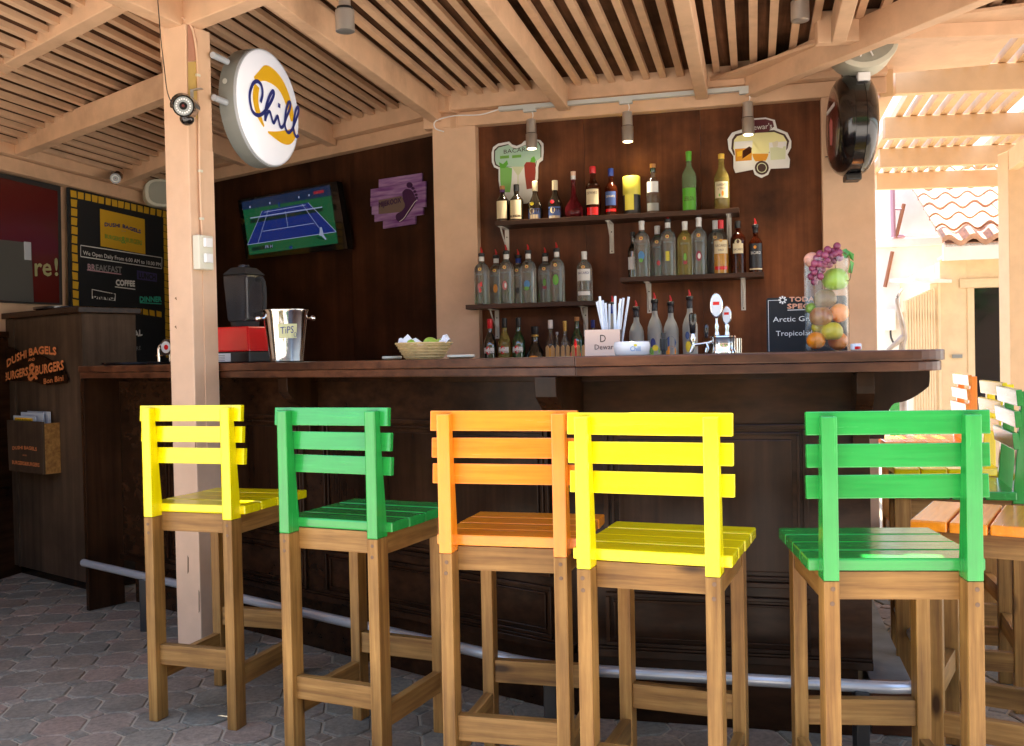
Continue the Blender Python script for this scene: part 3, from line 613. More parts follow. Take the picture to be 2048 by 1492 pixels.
# ================================================================== STOOLS
W_, WPP, DP, DT = .3563, .0365, .060, .027
ZT, ZST, EXT, ZP_, EX2, DD = 1.0966, 1.1051, .0284, .7155, .0233, .4571
STM = {}
def stool_meshes():
    ch = .0035
    def post_m(x0, z0, z1, top):      # painted upper or wooden lower part of a back post
        m = MB(); x1 = x0 + WPP
        if top: m.hexa([(x0, 0, z0), (x1, 0, z0), (x1, DP, z0), (x0, DP, z0), (x0, 0, z1), (x1, 0, z1), (x1, DT, z1), (x0, DT, z1)])
        else: m.box(x0, x1, 0, DP, z0, z1)
        return m.mesh('x', bevel=ch)
    M = {}
    M['up'] = post_m(0, ZP_, ZT, True); M['low'] = post_m(0, 0, ZP_ - .0004, False)
    M['front_leg'] = MB().box(0, WPP, 0, .055, 0, .727).mesh('x', bevel=ch)
    M['back_slat'] = MB().box(-EXT, W_ + EXT, 0, .019, 0, .0555).mesh('x', bevel=.0025)
    M['seat_slat'] = MB().box(-EX2, W_ + EX2, 0, .0975, 0, .030).mesh('x', bevel=.005)
    M['rear_slat'] = MB().box(-EX2, W_ + EX2, 0, .0925, 0, .030).mesh('x', bevel=.005)
    M['apron'] = MB().box(WPP, W_ - WPP, 0, .022, 0, .066).mesh('x', bevel=.0015)
    M['side_apron'] = MB().box(0, .022, DP, .385, 0, .066).mesh('x', bevel=.0015)
    M['rail'] = MB().box(WPP, W_ - WPP, 0, .032, 0, .070).mesh('x', bevel=.0025)
    M['side_rail'] = MB().box(0, .028, DP, .385, 0, .068).mesh('x', bevel=.0025)
    sm = MB(); sm.lathe([(.0055, 0), (.0055, .0012), (.003, .0016)], 10); sm.v = [(x, -z, y) for x, y, z in sm.v]; M['screw'] = sm.mesh('x')
    return M
SMESH = stool_meshes()
plain('screw_dull', (.17, .095, .05), .6, .2)
def stool(label, color, x, y, yaw, group, dz=0.0):
    t = thing('bar_stool', label, 'bar stool', (x, y, .0005 + dz), math.degrees(yaw), group)
    def put(key, name, mat, loc, par=None, rot=None):
        kk = (key, mat)
        if kk not in STM: me = SMESH[key].copy(); me.materials.append(MATS[mat]); STM[kk] = me
        o = bpy.data.objects.new(name, STM[kk]); COL.objects.link(o); o.parent = par or t; o.location = loc
        if rot: o.rotation_euler = rot
        return o
    j = lambda s: random.uniform(-s, s)
    for sx in (0, W_ - WPP):
        put('up', 'back_post', color + '_v', (sx, 0, 0)); lg = put('low', 'leg', 'leg_wood', (sx, 0, 0))
        for z in (.695, .664): put('screw', 'screw', 'screw_dull', (WPP / 2 + j(.004), .0005, z + j(.004)), lg)
        put('front_leg', 'leg', 'leg_wood', (sx, .378, 0))
    for k in range(3):
        z0 = ZST - .0555 - k * .0742 + j(.0015); yy = DT + (DP - DT) * (ZT - z0 - .0555) / (ZT - ZP_) + .0006
        put('back_slat', 'back_slat', color, (j(.002), yy, z0), rot=(-math.atan((DP - DT) / (ZT - ZP_)) + 0, j(.003), 0))
    for k in range(4):
        put('seat_slat', 'seat_slat', color, (j(.002), DD - .0975 - (3 - k) * .1035, .7285 + j(.0008)), rot=(0, 0, j(.003)))
    put('apron', 'apron', 'rail_wood', (0, .0515, .661)); put('apron', 'apron', 'rail_wood', (0, .395, .661))
    put('side_apron', 'apron', 'side_wood', (.006, 0, .661)); put('side_apron', 'apron', 'side_wood', (W_ - .028, 0, .661))
    put('rail', 'rail', 'rail_wood', (0, .020, .196)); put('rail', 'rail', 'rail_wood', (0, .388, .236))
    put('side_rail', 'rail', 'side_wood', (.005, 0, .138)); put('side_rail', 'rail', 'side_wood', (W_ - .033, 0, .138))
    return t
G1 = 'bar stools lined up along the bar front'; G2 = 'bar stools along the bar end'
stool('bright yellow slatted bar stool standing before the cream post', 'yellow', -1.295, 3.400, -.3188, G1)
stool('green slatted bar stool between the post yellow stool and the orange stool', 'green', -.7335, 3.0291, -.4226, G1)
stool('orange slatted bar stool pushed against a yellow stool along the bar front', 'orange', -.2094, 2.6612, -.2628, G1)
stool('bright yellow slatted bar stool beside the orange stool, below the straws', 'yellow', .1511, 2.4337, -.3720, G1)
stool('green slatted bar stool standing alone below the fruit vase', 'green', .7094, 2.2481, -.0958, G1)
def side_stool(label, color, sx, sy, yaw):
    # given the seat's front corner (front end of its near side), facing the bar end
    c_, s_ = math.cos(yaw), math.sin(yaw); lx, ly = -EX2, DD
    stool(label, color, sx - (c_ * lx - s_ * ly), sy - (s_ * lx + c_ * ly), yaw, G2)
side_stool('orange slatted bar stool turned to the corner of the bar end', 'orange', 1.13, 2.79, R(58))
side_stool('green slatted bar stool facing the bar end between orange and yellow', 'green', 1.30, 3.40, R(72))
side_stool('yellow slatted bar stool facing the bar end beside the far orange one', 'yellow', 1.56, 4.00, R(76))
side_stool('orange slatted bar stool facing the bar end, farthest along the row', 'orange', 1.96, 5.15, R(76))
# ================================================================== BOTTLES AND SHELVES
def shelf(label, u0, v0, u1, v1, br, dep=.19):
    q = WR.off(-dep); A = q.at(u0, v0); B = q.at(u1, v1); z = (A.z + B.z) / 2; pa, pb = A.dot(tR), B.dot(tR)
    r = thing('wall_shelf', label, 'shelf', WR.w((pa + pb) / 2, z), YR); hw = (pb - pa) / 2
    MB().box(-hw, hw, -dep, -.001, -.026, 0).build('board', 'shelf_wood', r, bevel=.002)
    for u in br:
        x = WR.off(-.02).p(u, v0) - (pa + pb) / 2
        b_ = MB(); b_.box(x - .013, x + .013, -.0045, -.001, -.20, -.027); bo = b_.build('bracket', 'bracket_white', r, bevel=.0015)
        MB().box(x - .013, x + .013, -.165, -.0046, -.031, -.0265).build('arm', 'bracket_white', bo, bevel=.001)
        MB().tube(smooth_path([(x, -.155, -.031), (x, -.125, -.062), (x, -.075, -.10), (x, -.03, -.135), (x, -.006, -.18)], 3), .0045, 6).build('brace', 'bracket_white', bo)
        for zz in (-.075, -.188):
            s_ = MB().lathe([(.004, 0), (.004, .0012)], 8); s_.v = [(x + a, -.0045 - c, zz + b2) for a, b2, c in s_.v]; s_.build('screw', 'black', bo)
    return z
zS1 = shelf('long dark wooden wall shelf holding the row of capped spirits', 990, 446, 1478, 411, (1012, 1222, 1458))
zS2 = shelf('dark wooden wall shelf with bottles in red pourers beside the pillar', 931, 613, 1207, 597, (992, 1170))
zS3 = shelf('dark wooden wall shelf below the right end of the long one', 1240, 557, 1528, 541, (1297, 1486))
def prof(kind, Hh, r):
    if kind == 'rum':   P = [(.93, 0), (1, .008), (1, .66), (.97, .72), (.80, .775), (.50, .82), (.34, .85), (.33, .985), (.36, 1)]
    elif kind == 'slim': P = [(.93, 0), (1, .008), (1, .60), (.93, .66), (.65, .72), (.42, .77), (.36, .80), (.36, .985), (.40, 1)]
    elif kind == 'squat': P = [(.93, 0), (1, .01), (1.02, .30), (.96, .46), (.70, .60), (.42, .72), (.34, .80), (.34, .985), (.38, 1)]
    elif kind == 'martini': P = [(.93, 0), (1, .008), (1, .58), (.95, .65), (.74, .73), (.45, .81), (.36, .85), (.35, .985), (.39, 1)]
    elif kind == 'decanter': P = [(.75, 0), (.95, .05), (1, .16), (.92, .27), (.60, .38), (.36, .48), (.26, .62), (.24, .985), (.28, 1)]
    elif kind == 'goose': P = [(.93, 0), (1, .01), (1, .60), (.96, .66), (.74, .73), (.44, .79), (.36, .83), (.36, .985), (.4, 1)]
    else: P = [(.95, 0), (1, .01), (1, .58), (.94, .64), (.60, .74), (.38, .80), (.36, .985), (.4, 1)]
    return [(a * r, b * Hh) for a, b in P]
GB = {}
def bottle(label, u, vb, vt, wpx, kind, mat, cap='white', labels=(), texts=(), pour=False, pl=None, z=None, dc=-.12, band=None, group=None, art=None, name='bottle', liquid=None, caph=.09, noz=False):
    pl = pl or WR; q = pl.off(dc); A = q.at(u, vb); B = q.at(u, vt); z = A.z if z is None else z
    dist = A.dot(fwd); r = wpx / 2 / F * dist; Ht = B.z - z
    if pour: Ht -= .040
    capd = Ht * caph; Hg = Ht - (capd * .55 if not pour else 0)
    t = thing(name, label, 'bottle', (A.x, A.y, z + .0005), pl.deg, group)
    pf = prof(kind, Hg, r); MB().lathe(pf, 24).build('body', mat, t, smooth=True)
    rn = pf[-1][0] * .9
    if liquid:
        lp = [(max(a - .0028, .002), max(b, .004)) for a, b in pf if b < Hg * liquid[1]]; lp.append((lp[-1][0] * .9, Hg * liquid[1])); MB().lathe(lp, 20).build('liquid', liquid[0], t, smooth=True)
    if pour:
        MB().lathe([(rn * 1.25, Hg - .012), (rn * 1.35, Hg - .010), (rn * 1.35, Hg + .006), (rn * 1.0, Hg + .010)], 14).build('collar', 'black', t, smooth=True)
        MB().tube([(0, 0, Hg + .008), (.001, 0, Hg + .024), (-.004, -.002, Hg + .044)], [.0085, .006, .0026], 8).build('pourer', 'pourer_red', t, smooth=True)
    else:
        MB().lathe([(rn * 1.1, Hg - capd * .6), (rn * 1.16, Hg - capd * .55), (rn * 1.16, Hg + capd * .5), (rn * .95, Hg + capd * .55)], 14).build('cap', cap, t, smooth=True)
    if band: MB().lathe([(rn * 1.06, Hg - Hg * .135), (rn * 1.1, Hg - Hg * .13), (rn * 1.1, Hg - (.014 if pour else capd * .62)), (rn * 1.02, Hg - (.012 if pour else capd * .6))], 14).build('neck_band', band, t, smooth=True)
    for (z0, z1, m_, ang) in labels: sector(r + .0006, z0 * Hg, z1 * Hg, -ang, ang).build('label', m_, t, smooth=True)
    for (s, zc, h, wd, m_) in texts: wrap_text(s, t, r + .0005, zc * Hg, h * Hg, wd * r, m_)
    if art:
        for ia, (x, zc, w2, h2, m_) in enumerate(art):
            ro = r + .001 + .00025 * ia; m = MB(); vs = [(ro * math.sin((x + w2 * math.cos(k)) / 1.0), -ro * math.cos((x + w2 * math.cos(k)) / 1.0), (zc + h2 * math.sin(k)) * Hg) for k in [i * math.pi / 5 for i in range(10)]]
            m.add(vs, [tuple(range(10))]).build('print', m_, t)
    return t
GT, GP, GQ, GBk = 'capped bottles on the long shelf', 'clear rum bottles on the shelf by the pillar', 'bottles on the right shelf', 'bottles on the back counter'
T = dict(z=zS1, dc=-.10, group=GT)
bottle('small dark bottle with cream label and violet neck at the shelf end', 1006, 445, 372, 26, 'x', 'dark_glass', 'cork', [(.10, .60, 'cream_label', .9)], [], band='purple', **T)
bottle('dark bottle with black cap and cream label', 1034, 442, 369, 28, 'slim', 'dark_glass', 'black', [(.07, .62, 'cream_label', .9), (.12, .18, 'ink', .9)], [], caph=.16, **T)
bottle('black liqueur bottle with cream cap and round seal label', 1071, 439, 363, 30, 'squat', 'dark_glass', 'cream_label', [(.04, .33, 'blue_label', .9), (.04, .16, 'cream_label', .6)], art=[(-.3, .26, .35, .09, 'cream_label'), (-.3, .26, .2, .05, 'taupe'), (-.25, .47, .3, .05, 'yellow_art')], caph=.22, **T)
bottle('black liqueur bottle with cream cap and red wax seal', 1111, 437, 361, 30, 'squat', 'dark_glass', 'cream_label', [(.04, .36, 'blue_label', .9), (.0, .10, 'cream_label', .8)], art=[(-.2, .26, .35, .09, 'cream_label'), (-.2, .50, .28, .06, 'red')], caph=.22, **T)
bottle('round bellied red liqueur decanter bottle with pale cap', 1148, 434, 343, 36, 'decanter', 'red_glass', 'peach_box', band='white_label', caph=.08, **T)
bottle('amber whisky bottle with slanting cream label and red cap', 1187, 430, 333, 31, 'slim', 'brown_glass', 'red_cap', [(.26, .58, 'cream_label', .9), (.04, .20, 'red', .8)], [("DEWAR'S", .50, .055, 1.4, 'ink')], liquid=('liquid_brown', .7), caph=.12, **T)
bottle('amber whisky bottle with dark blue label and blue cap', 1223, 426, 337, 26, 'slim', 'brown_glass', 'blue_cap', [(.24, .55, 'blue_label', .9), (.10, .16, 'red', .9)], [("DEWAR'S", .44, .05, 1.4, 'cream_label')], liquid=('liquid_brown', .6), caph=.14, **T)
q = WR.off(-.10); A = q.at(1264, 423); dist = A.dot(fwd)
t = thing('gift_tin', 'black gift tin with bright yellow lid and label', 'tin', (A.x, A.y, zS1 + .0005), YR); rr = 17.5 / F * dist; hh = q.at(1264, 354).z - zS1
MB().lathe([(rr * .97, 0), (rr, .003), (rr, hh * .52)], 24).build('body', 'black', t, smooth=True); MB().lathe([(rr * 1.01, hh * .522), (rr * 1.02, hh * .53), (rr * 1.02, hh * .985), (rr * .98, hh)], 24).build('lid', 'yellow_tin', t, smooth=True)
sector(rr + .001, hh * .12, hh * .52, -.75, .35).build('label', 'yellow_tin', t)
bottle('clear bottle with dark green neck and white label', 1307, 421, 328, 28, 'slim', 'bottle_thin', 'cork', [(.44, .66, 'white_label', .9), (.06, .22, 'grey', .9)], [], band='green_glass', caph=.07, **T)
bottle('tall slim clear bottle with bright green label and green neck', 1379, 416, 303, 28, 'slim', 'green_tint', 'lime_green', [(.03, .40, 'lime_green', 1.1)], [('LEBLON', .22, .07, 1.5, 'ink')], band='lime_green', caph=.05, **T)
bottle('golden yellow liqueur bottle with cream label and yellow cap', 1444, 413, 308, 30, 'x', 'yellow_glass', 'yellow_cap', [(.22, .52, 'cream_label', .95)], [('CUARENTA', .46, .045, 1.5, 'ink'), ('y TRES', .39, .035, 1.0, 'ink')], art=[(.15, .30, .16, .05, 'orange_art'), (-.25, .27, .12, .03, 'green_art')], liquid=('yellow_glass', .6), caph=.08, **T)
def rum(label, u, vb, vt, art, sh, dc=-.125, pour=True, band='white_label', body='bottle_thin', group=GP, extra=None):
    lq = None; body = 'yellow_glass' if body == 'yellow_glass' else 'clear_glass'; art = [(x_, z_, w_ * 1.35, h_ * 1.3, m_) for x_, z_, w_, h_, m_ in art]
    return bottle(label, u, vb, vt, 31, 'rum', body, 'white_label', extra or [], [('BACARDI', .60, .035, 1.05, 'grey')] if not extra else [('BACARDI', .58, .05, 1.5, 'navy')], pour=pour, z=sh, dc=dc, band=band, art=[(0, .70, .24, .034, 'gold'), (0, .70, .12, .017, 'maroon_art')] + art, group=group, caph=.06, liquid=lq)
LB = 'clear flavoured rum bottle with red pourer'
rum(LB + ' and red fruit print', 965, 609, 496, [(-.12, .36, .16, .05, 'pink_art'), (.15, .40, .12, .04, 'red'), (0, .28, .13, .04, 'red')], zS2)
rum(LB + ' and orange slice print', 994, 606, 500, [(.1, .33, .22, .07, 'orange_art')], zS2, dc=-.05)
rum(LB + ' and pink apple print', 1014, 606, 491, [(0, .35, .24, .07, 'pink_art'), (.1, .35, .1, .04, 'white_label')], zS2)
rum(LB + ' and dark berry print', 1038, 603, 500, [(.1, .28, .15, .05, 'black_label')], zS2, dc=-.05, band='blue_cap')
rum(LB + ' and blue wave print', 1058, 603, 490, [(0, .36, .3, .06, 'blue_art'), (-.05, .28, .25, .03, 'green_art')], zS2)
rum(LB + ' and melon print', 1092, 601, 496, [(.05, .32, .2, .03, 'maroon_art'), (.05, .42, .14, .06, 'green_art')], zS2, dc=-.05)
rum(LB + ' and green lime print', 1115, 601, 486, [(0, .42, .28, .08, 'lime_green'), (0, .42, .18, .05, 'green_art')], zS2)
rum('clear white rum bottle with white label and white cap', 1170, 598, 503, [], zS2, pour=False, extra=[(.42, .66, 'white_label', .95), (.12, .20, 'white_label', .9)])
Q = dict(z=zS3, group=GQ)
bottle('dark wine coloured bottle with white label behind the clear ones', 1267, 552, 464, 22, 'slim', 'dark_glass', 'black', [(.20, .48, 'white_label', 1.0)], [], dc=-.05, **Q)
rum('clear flavoured rum bottle with white cap and blue wave print', 1285, 551, 442, [(0, .38, .3, .07, 'blue_art'), (-.05, .30, .2, .03, 'green_art')], zS3, pour=False, group=GQ)
rum('clear flavoured rum bottle with white cap half hidden, red flower print', 1316, 549, 452, [(.2, .28, .16, .04, 'red')], zS3, dc=-.05, pour=False, group=GQ)
rum('clear flavoured rum bottle with red pourer and yellow striped print', 1337, 548, 427, [(0, .42 - k * .035, .22, .012, 'yellow_art') for k in range(5)], zS3, group=GQ)
rum('pale yellow flavoured rum bottle with palm print and white cap', 1371, 545, 443, [(.05, .34, .14, .06, 'green_art'), (.05, .24, .2, .03, 'maroon_art')], zS3, pour=False, body='yellow_glass', group=GQ)
rum('clear flavoured rum bottle with white cap and maroon spiral print', 1399, 544, 435, [(0, .33, .26, .07, 'maroon_art'), (.05, .33, .14, .04, 'white_label')], zS3, pour=False, group=GQ)
rum('clear rum bottle standing behind the gold rum', 1432, 542, 441, [], zS3, dc=-.05, pour=False, group=GQ)
bottle('gold rum bottle with cream label and bright red cap', 1443, 541, 440, 31, 'rum', 'bottle_thin', 'red_cap', [(.40, .66, 'cream_label', .95), (.08, .15, 'red', .9)], [('BACARDI', .56, .05, 1.5, 'ink'), ('ORO', .47, .04, .7, 'ink')], liquid=('drink_amber', .68), caph=.14, art=[(0, .66, .2, .03, 'gold')], **Q)
bottle('dark red brown rum bottle with cream oval label', 1477, 541, 442, 30, 'rum', 'brown_glass', 'black', [(.40, .60, 'cream_label', .7)], [('BACARDI', .48, .045, 1.2, 'ink')], liquid=('liquid_brown', .7), caph=.12, art=[(0, .62, .45, .07, 'cream_label'), (0, .64, .2, .045, 'liquid_brown')], **Q)
bottle('black rum bottle with dark label and red pourer', 1512, 539, 438, 27, 'slim', 'brown_glass', 'black', [(.10, .62, 'black_label', 1.1), (.06, .09, 'cream_label', 1.1)], [('BACARDI', .42, .06, 1.5, 'white_label')], pour=True, liquid=('liquid_brown', .64), band='black', art=[(-.1, .54, .22, .035, 'orange_art')], **Q)
# bottles on the back counter (their feet are hidden by the bar)
ZBC = 1.1205
def bb(label, u, vt, wpx, kind, mat, cap, dc=-.12, **k): return bottle(label, u, 712, vt, wpx, kind, mat, cap, z=ZBC, dc=dc, group=GBk, **k)
for u, vt, m_, lab, cp_ in ((981, 638, 'dark_glass', 'dark vermouth bottle with red cap', 'red_cap'), (1010, 636, 'yellow_glass', 'pale yellow vermouth bottle with dark cap', 'black'), (1038, 635, 'green_glass', 'green vermouth bottle with dark cap', 'black')):
    tb = bb(lab + ' and round emblem', u, vt, 27, 'martini', m_, cp_, labels=[(.46, .56, 'white_label', .85), (.16, .30, 'white_label', .5)], art=[(-.1, .51, .34, .075, 'red'), (-.1, .51, .36, .03, 'white_label')], caph=.14)
    rr_ = 27 / 2 / F * 5.6; wrap_text('MARTINI', tb, rr_ * 1.03, .155, .016, rr_ * 1.5, 'ink')
tb = bb('squat black cream liqueur bottle with gold lettering', 1071, 653, 40, 'squat', 'dark_glass', 'black', labels=[(.20, .36, 'black_label', 1.0)], art=[(0, .42, .5, .05, 'orange_art')], caph=.14, band='gold'); wrap_text('BAILEYS', tb, 34 / 2 / F * 5.62 * 1.04, .092, .020, .075, 'cream_label')
bb('tequila bottle with white cap and amber contents', 1102, 640, 24, 'x', 'bottle_thin', 'white', liquid=('drink_amber', .55), caph=.13)
bb('small clear bottle beside the tequila', 1115, 664, 13, 'slim', 'clear_glass', 'lightgrey', caph=.05)
bb('clear bottle with long gold foil cap', 1131, 642, 20, 'slim', 'clear_glass', 'gold', band='gold', caph=.10)
bb('dark green bottle with green label behind the caddy', 1155, 634, 26, 'martini', 'green_glass', 'cork', labels=[(.30, .46, 'green_art', .7)], caph=.06)
bb('bottle with dark blue cap behind the napkin box', 1187, 640, 20, 'slim', 'dark_glass', 'navy', caph=.12)
for u, vt, lab, art in ((1227, 593, 'frosted vodka bottle with blue neck behind the straws', []), (1274, 602, 'frosted vodka bottle hidden behind the straws', []), (1311, 587, 'frosted vodka bottle with yellow green fruit print', [(-.2, .44, .35, .07, 'navy'), (0, .34, .75, .06, 'green_art'), (.1, .38, .4, .04, 'yellow_art')]), (1343, 592, 'frosted vodka bottle with orange fruit print', [(0, .46, .75, .09, 'blue_label'), (0, .34, .75, .08, 'orange_art')]), (1381, 581, 'frosted vodka bottle with lemon print behind the taps', [(-.2, .38, .4, .07, 'yellow_art'), (.5, .40, .3, .06, 'yellow_art'), (-.3, .52, .3, .05, 'blue_label')])):
    tb = bb(lab, u, vt, 30, 'goose', 'frost_glass', 'black', pour=True, band='blue_cap' if u < 1250 else 'black_label', art=art, dc=-.3)
    if art: wrap_text('GREY GOOSE', tb, 30 / 2 / F * 5.4, .075, .013, .06, 'ink')
# ================================================================== WALL SIGNS
def px_sign(name, label, cat, pl, ctr): A = pl.at(*ctr); return thing(name, label, cat, A, pl.deg)
S1 = WR.off(-.012)
sg = px_sign('tin_sign', 'white tin bar sign with green and red cocktails behind the bottles', 'sign', S1, (1035, 350))
def poly_part(root, pl, pts, name, mat, d=0.0, th=.002):
    q, y = px_poly(root, pl, pts); m = MB()
    if th: m.slab(q, y - d - th, y - d)
    else: m.add([(x, y - d, z) for x, z in q], [tuple(range(len(q)))])
    return m.build(name, mat, root)
def cr_(x, y): return (930 + x * .2011, 240 + y * .2011)        # zoom window -> photo pixel
out = [(440, 215), (470, 245), (515, 258), (560, 240), (590, 210), (640, 195), (700, 192), (750, 200), (780, 235), (783, 320), (775, 400), (740, 425), (728, 470), (728, 580), (700, 700), (690, 760), (620, 830), (540, 835), (440, 800), (350, 720), (335, 600), (335, 490), (290, 470), (268, 420), (265, 330), (280, 270), (330, 235)]
poly_part(sg, S1, [cr_(*p) for p in out], 'plate', 'white_label')
inn = [(430, 240), (470, 275), (515, 285), (600, 250), (690, 215), (735, 215), (760, 260), (760, 370), (715, 405), (705, 470), (340, 470), (300, 450), (288, 400), (290, 300), (330, 262)]
poly_part(sg, S1, [cr_(*p) for p in inn], 'border', 'ink', .003, 0)
inn2 = [(p[0] + (8 if p[0] < 500 else -8), p[1] + 8) for p in inn[:-5]] + [(348, 462), (312, 440), (300, 395), (302, 310), (335, 275)]
poly_part(sg, S1, [cr_(*p) for p in inn2], 'panel', 'mint', .0035, 0)
poly_part(sg, S1, [cr_(*p) for p in [(348, 470), (705, 468), (715, 580), (690, 730), (600, 815), (450, 785), (352, 700)]], 'panel', 'white_label', .0032, 0)
poly_part(sg, S1, [cr_(*p) for p in [(350, 480), (400, 465), (470, 480), (465, 600), (450, 720), (365, 720), (352, 600)]], 'cocktail_print', 'drink_green', .004, 0)
poly_part(sg, S1, [cr_(*p) for p in [(340, 420), (380, 440), (420, 400), (430, 440), (400, 480), (350, 480)]], 'cocktail_print', 'lime_green', .0042, 0)
poly_part(sg, S1, [cr_(*p) for p in [(590, 450), (610, 420), (700, 420), (705, 520), (690, 680), (615, 690), (598, 560)]], 'cocktail_print', 'drink_red', .004, 0)
poly_part(sg, S1, [cr_(*p) for p in [(650, 420), (660, 380), (690, 360), (705, 400), (695, 425)]], 'cocktail_print', 'lime_green', .0042, 0)
poly_part(sg, S1, [cr_(*p) for p in [(465, 465), (590, 465), (540, 545), (533, 548), (533, 640), (524, 640), (524, 548), (515, 540)]], 'cocktail_print', 'drink_pale', .004, 0)
px_text('BACARDI', sg, S1, cr_(388, 338), cr_(672, 302), 8, 'ink', -.005)
for x, y in ((350, 372), (470, 365)): poly_part(sg, S1, [cr_(x, y - 12), cr_(x + 90, y - 20), cr_(x + 90, y + 8), cr_(x, y + 16)], 'caption', 'green_art', .0042, 0)
sg2 = px_sign('tin_sign', 'white tin whisky sign with three amber glasses beside the pillar', 'sign', S1, (1520, 300))
def c3(x, y): return (1360 + x * .3359, y * .3359)
out = [(440, 705), (510, 700), (565, 715), (578, 765), (640, 790), (663, 840), (662, 880), (640, 920), (655, 950), (650, 1000), (540, 1005), (525, 1040), (485, 1060), (445, 1040), (435, 1010), (330, 1030), (318, 1000), (318, 930), (290, 890), (283, 830), (310, 790), (370, 770), (400, 720)]
poly_part(sg2, S1, [c3(*p) for p in out], 'plate', 'white_label')
poly_part(sg2, S1, [c3(*p) for p in [(310, 830), (330, 800), (400, 785), (560, 775), (625, 800), (650, 840), (640, 885), (625, 905), (320, 925), (305, 885)]], 'border', 'ink', .003, 0)
poly_part(sg2, S1, [c3(*p) for p in [(322, 835), (340, 812), (400, 795), (560, 787), (615, 808), (637, 845), (628, 900), (330, 915), (318, 885)]], 'panel', 'pale_yellow', .0035, 0)
poly_part(sg2, S1, [c3(*p) for p in [(405, 735), (440, 715), (510, 710), (552, 722), (560, 755), (520, 785), (430, 795), (400, 770)]], 'title_plate', 'wine', .004, 0)
px_text("Dewar's", sg2, S1, c3(408, 778), c3(548, 765), 11, 'white_label', -.0055)
def ov(cx, cy, rx, ry, a0, a1, n_=14): return [(cx + rx * math.cos(a0 + (a1 - a0) * k / n_), cy + ry * math.sin(a0 + (a1 - a0) * k / n_)) for k in range(n_ + 1)]
gl_ = [([(322, 845), (432, 838), (428, 985), (420, 996), (340, 1000), (330, 990)], 'white_label'), ([(327, 888), (430, 880), (427, 955), (331, 962)], 'drink_amber'), ([(372, 900), (412, 872), (430, 884), (424, 910), (372, 946)], 'liquid_brown'), ([(340, 905), (372, 898), (366, 930), (342, 934)], 'gold_paint'),
       (ov(478, 900, 52, 78, -2.45, 5.59 - 2 * 0, 20)[:17], 'pale_yellow'), (ov(478, 900, 49, 74, .22, math.pi - .22), 'drink_amber'), ([(452, 962), (504, 958), (520, 985), (440, 990)], 'white_label'),
       ([(530, 850), (634, 842), (630, 962), (618, 976), (546, 980), (536, 968)], 'white_label'), ([(536, 880), (630, 872), (627, 948), (540, 954)], 'drink_pale'), ([(548, 850), (580, 838), (592, 868), (556, 880)], 'offwhite'), ([(585, 845), (620, 852), (612, 885), (580, 878)], 'white')]
for ig, (pts, m_) in enumerate(gl_): poly_part(sg2, S1, [c3(*p) for p in pts], 'glass_print', m_, .0041 + .00009 * ig, 0)
poly_part(sg2, S1, [c3(487 + 42 * math.cos(k * math.pi / 8), 1000 + 42 * math.sin(k * math.pi / 8)) for k in range(16)], 'seal', 'ink', .0052, 0)
poly_part(sg2, S1, [c3(487 + 30 * math.cos(k * math.pi / 8), 1000 + 30 * math.sin(k * math.pi / 8)) for k in range(16)], 'seal_ring', 'drink_pale', .0055, 0)
poly_part(sg2, S1, [c3(487 + 25 * math.cos(k * math.pi / 8), 1000 + 25 * math.sin(k * math.pi / 8)) for k in range(16)], 'seal_core', 'ink', .0058, 0)
# purple footprint board on the television wall
S2 = WL.off(-.014)
def cf(x, y): return (440 + x * .2148, 330 + y * .2148)
ft = px_sign('wooden_sign', 'purple washed plank sign with a dark footprint', 'sign', S2, cf(1670, 350))
m, n, l, b = nodes('purple_wash'); v = coords(n, l, (1.5, 1.5, 14)); f = noise(n, l, v, 3, 5); l.new(ramp(n, l, f, [(.35, (.15, .04, .22)), (.65, (.36, .22, .43))]), b.inputs['Base Color']); b.inputs['Roughness'].default_value = .7
rows = [(1490, 1890, 160, 110), (1415, 1925, 215, 190), (1412, 1925, 300, 270), (1425, 1925, 400, 350), (1450, 1900, 490, 430), (1530, 1830, 580, 510)]
ys = [110, 190, 270, 350, 430, 500, 575]
for k in range(6):
    x0_, x1_ = rows[k][0], rows[k][1]; y0_, y1_ = ys[k], ys[k + 1]; sl = lambda x: (1670 - x) * .15
    poly_part(ft, S2, [cf(x0_, y0_ + sl(x0_)), cf(x1_, y0_ + sl(x1_)), cf(x1_, y1_ + sl(x1_) - 2), cf(x0_, y1_ + sl(x0_) - 2)], 'plank', 'purple_wash', 0, .012)
poly_part(ft, S2, [cf(*p) for p in [(1490, 330), (1700, 290), (1735, 330), (1740, 400), (1700, 440), (1490, 460)]], 'text_plate', 'taupe', .0135, 0)
px_text('MIJEKOOX', ft, S2, cf(1495, 395), cf(1700, 350), 10, 'purple_dark', -.0145, bold=.002)
poly_part(ft, S2, [cf(*p) for p in smooth_path([(1715, 255), (1750, 225), (1800, 240), (1830, 300), (1840, 340), (1810, 400), (1760, 470), (1720, 520), (1680, 530), (1655, 500), (1660, 460), (1710, 430), (1740, 380), (1720, 320), (1715, 256)], 3)[:-1]], 'footprint', 'purple_dark', .0138, .003)
for x, y, r_ in ((1780, 190, 28), (1812, 220, 14), (1830, 250, 13), (1842, 280, 12), (1848, 308, 11)): poly_part(ft, S2, [cf(x + r_ * math.cos(k * math.pi / 5), y + r_ * math.sin(k * math.pi / 5)) for k in range(10)], 'toe', 'purple_dark', .0138, .003)
q_, y_ = px_poly(ft, S2, [cf(*p) for p in smooth_path([(1690, 530), (1730, 500), (1770, 440), (1810, 380), (1835, 345), (1858, 330)], 3)])
MB().ribbon(q_, .004, y_ - .018).build('white_edge', 'white', ft)
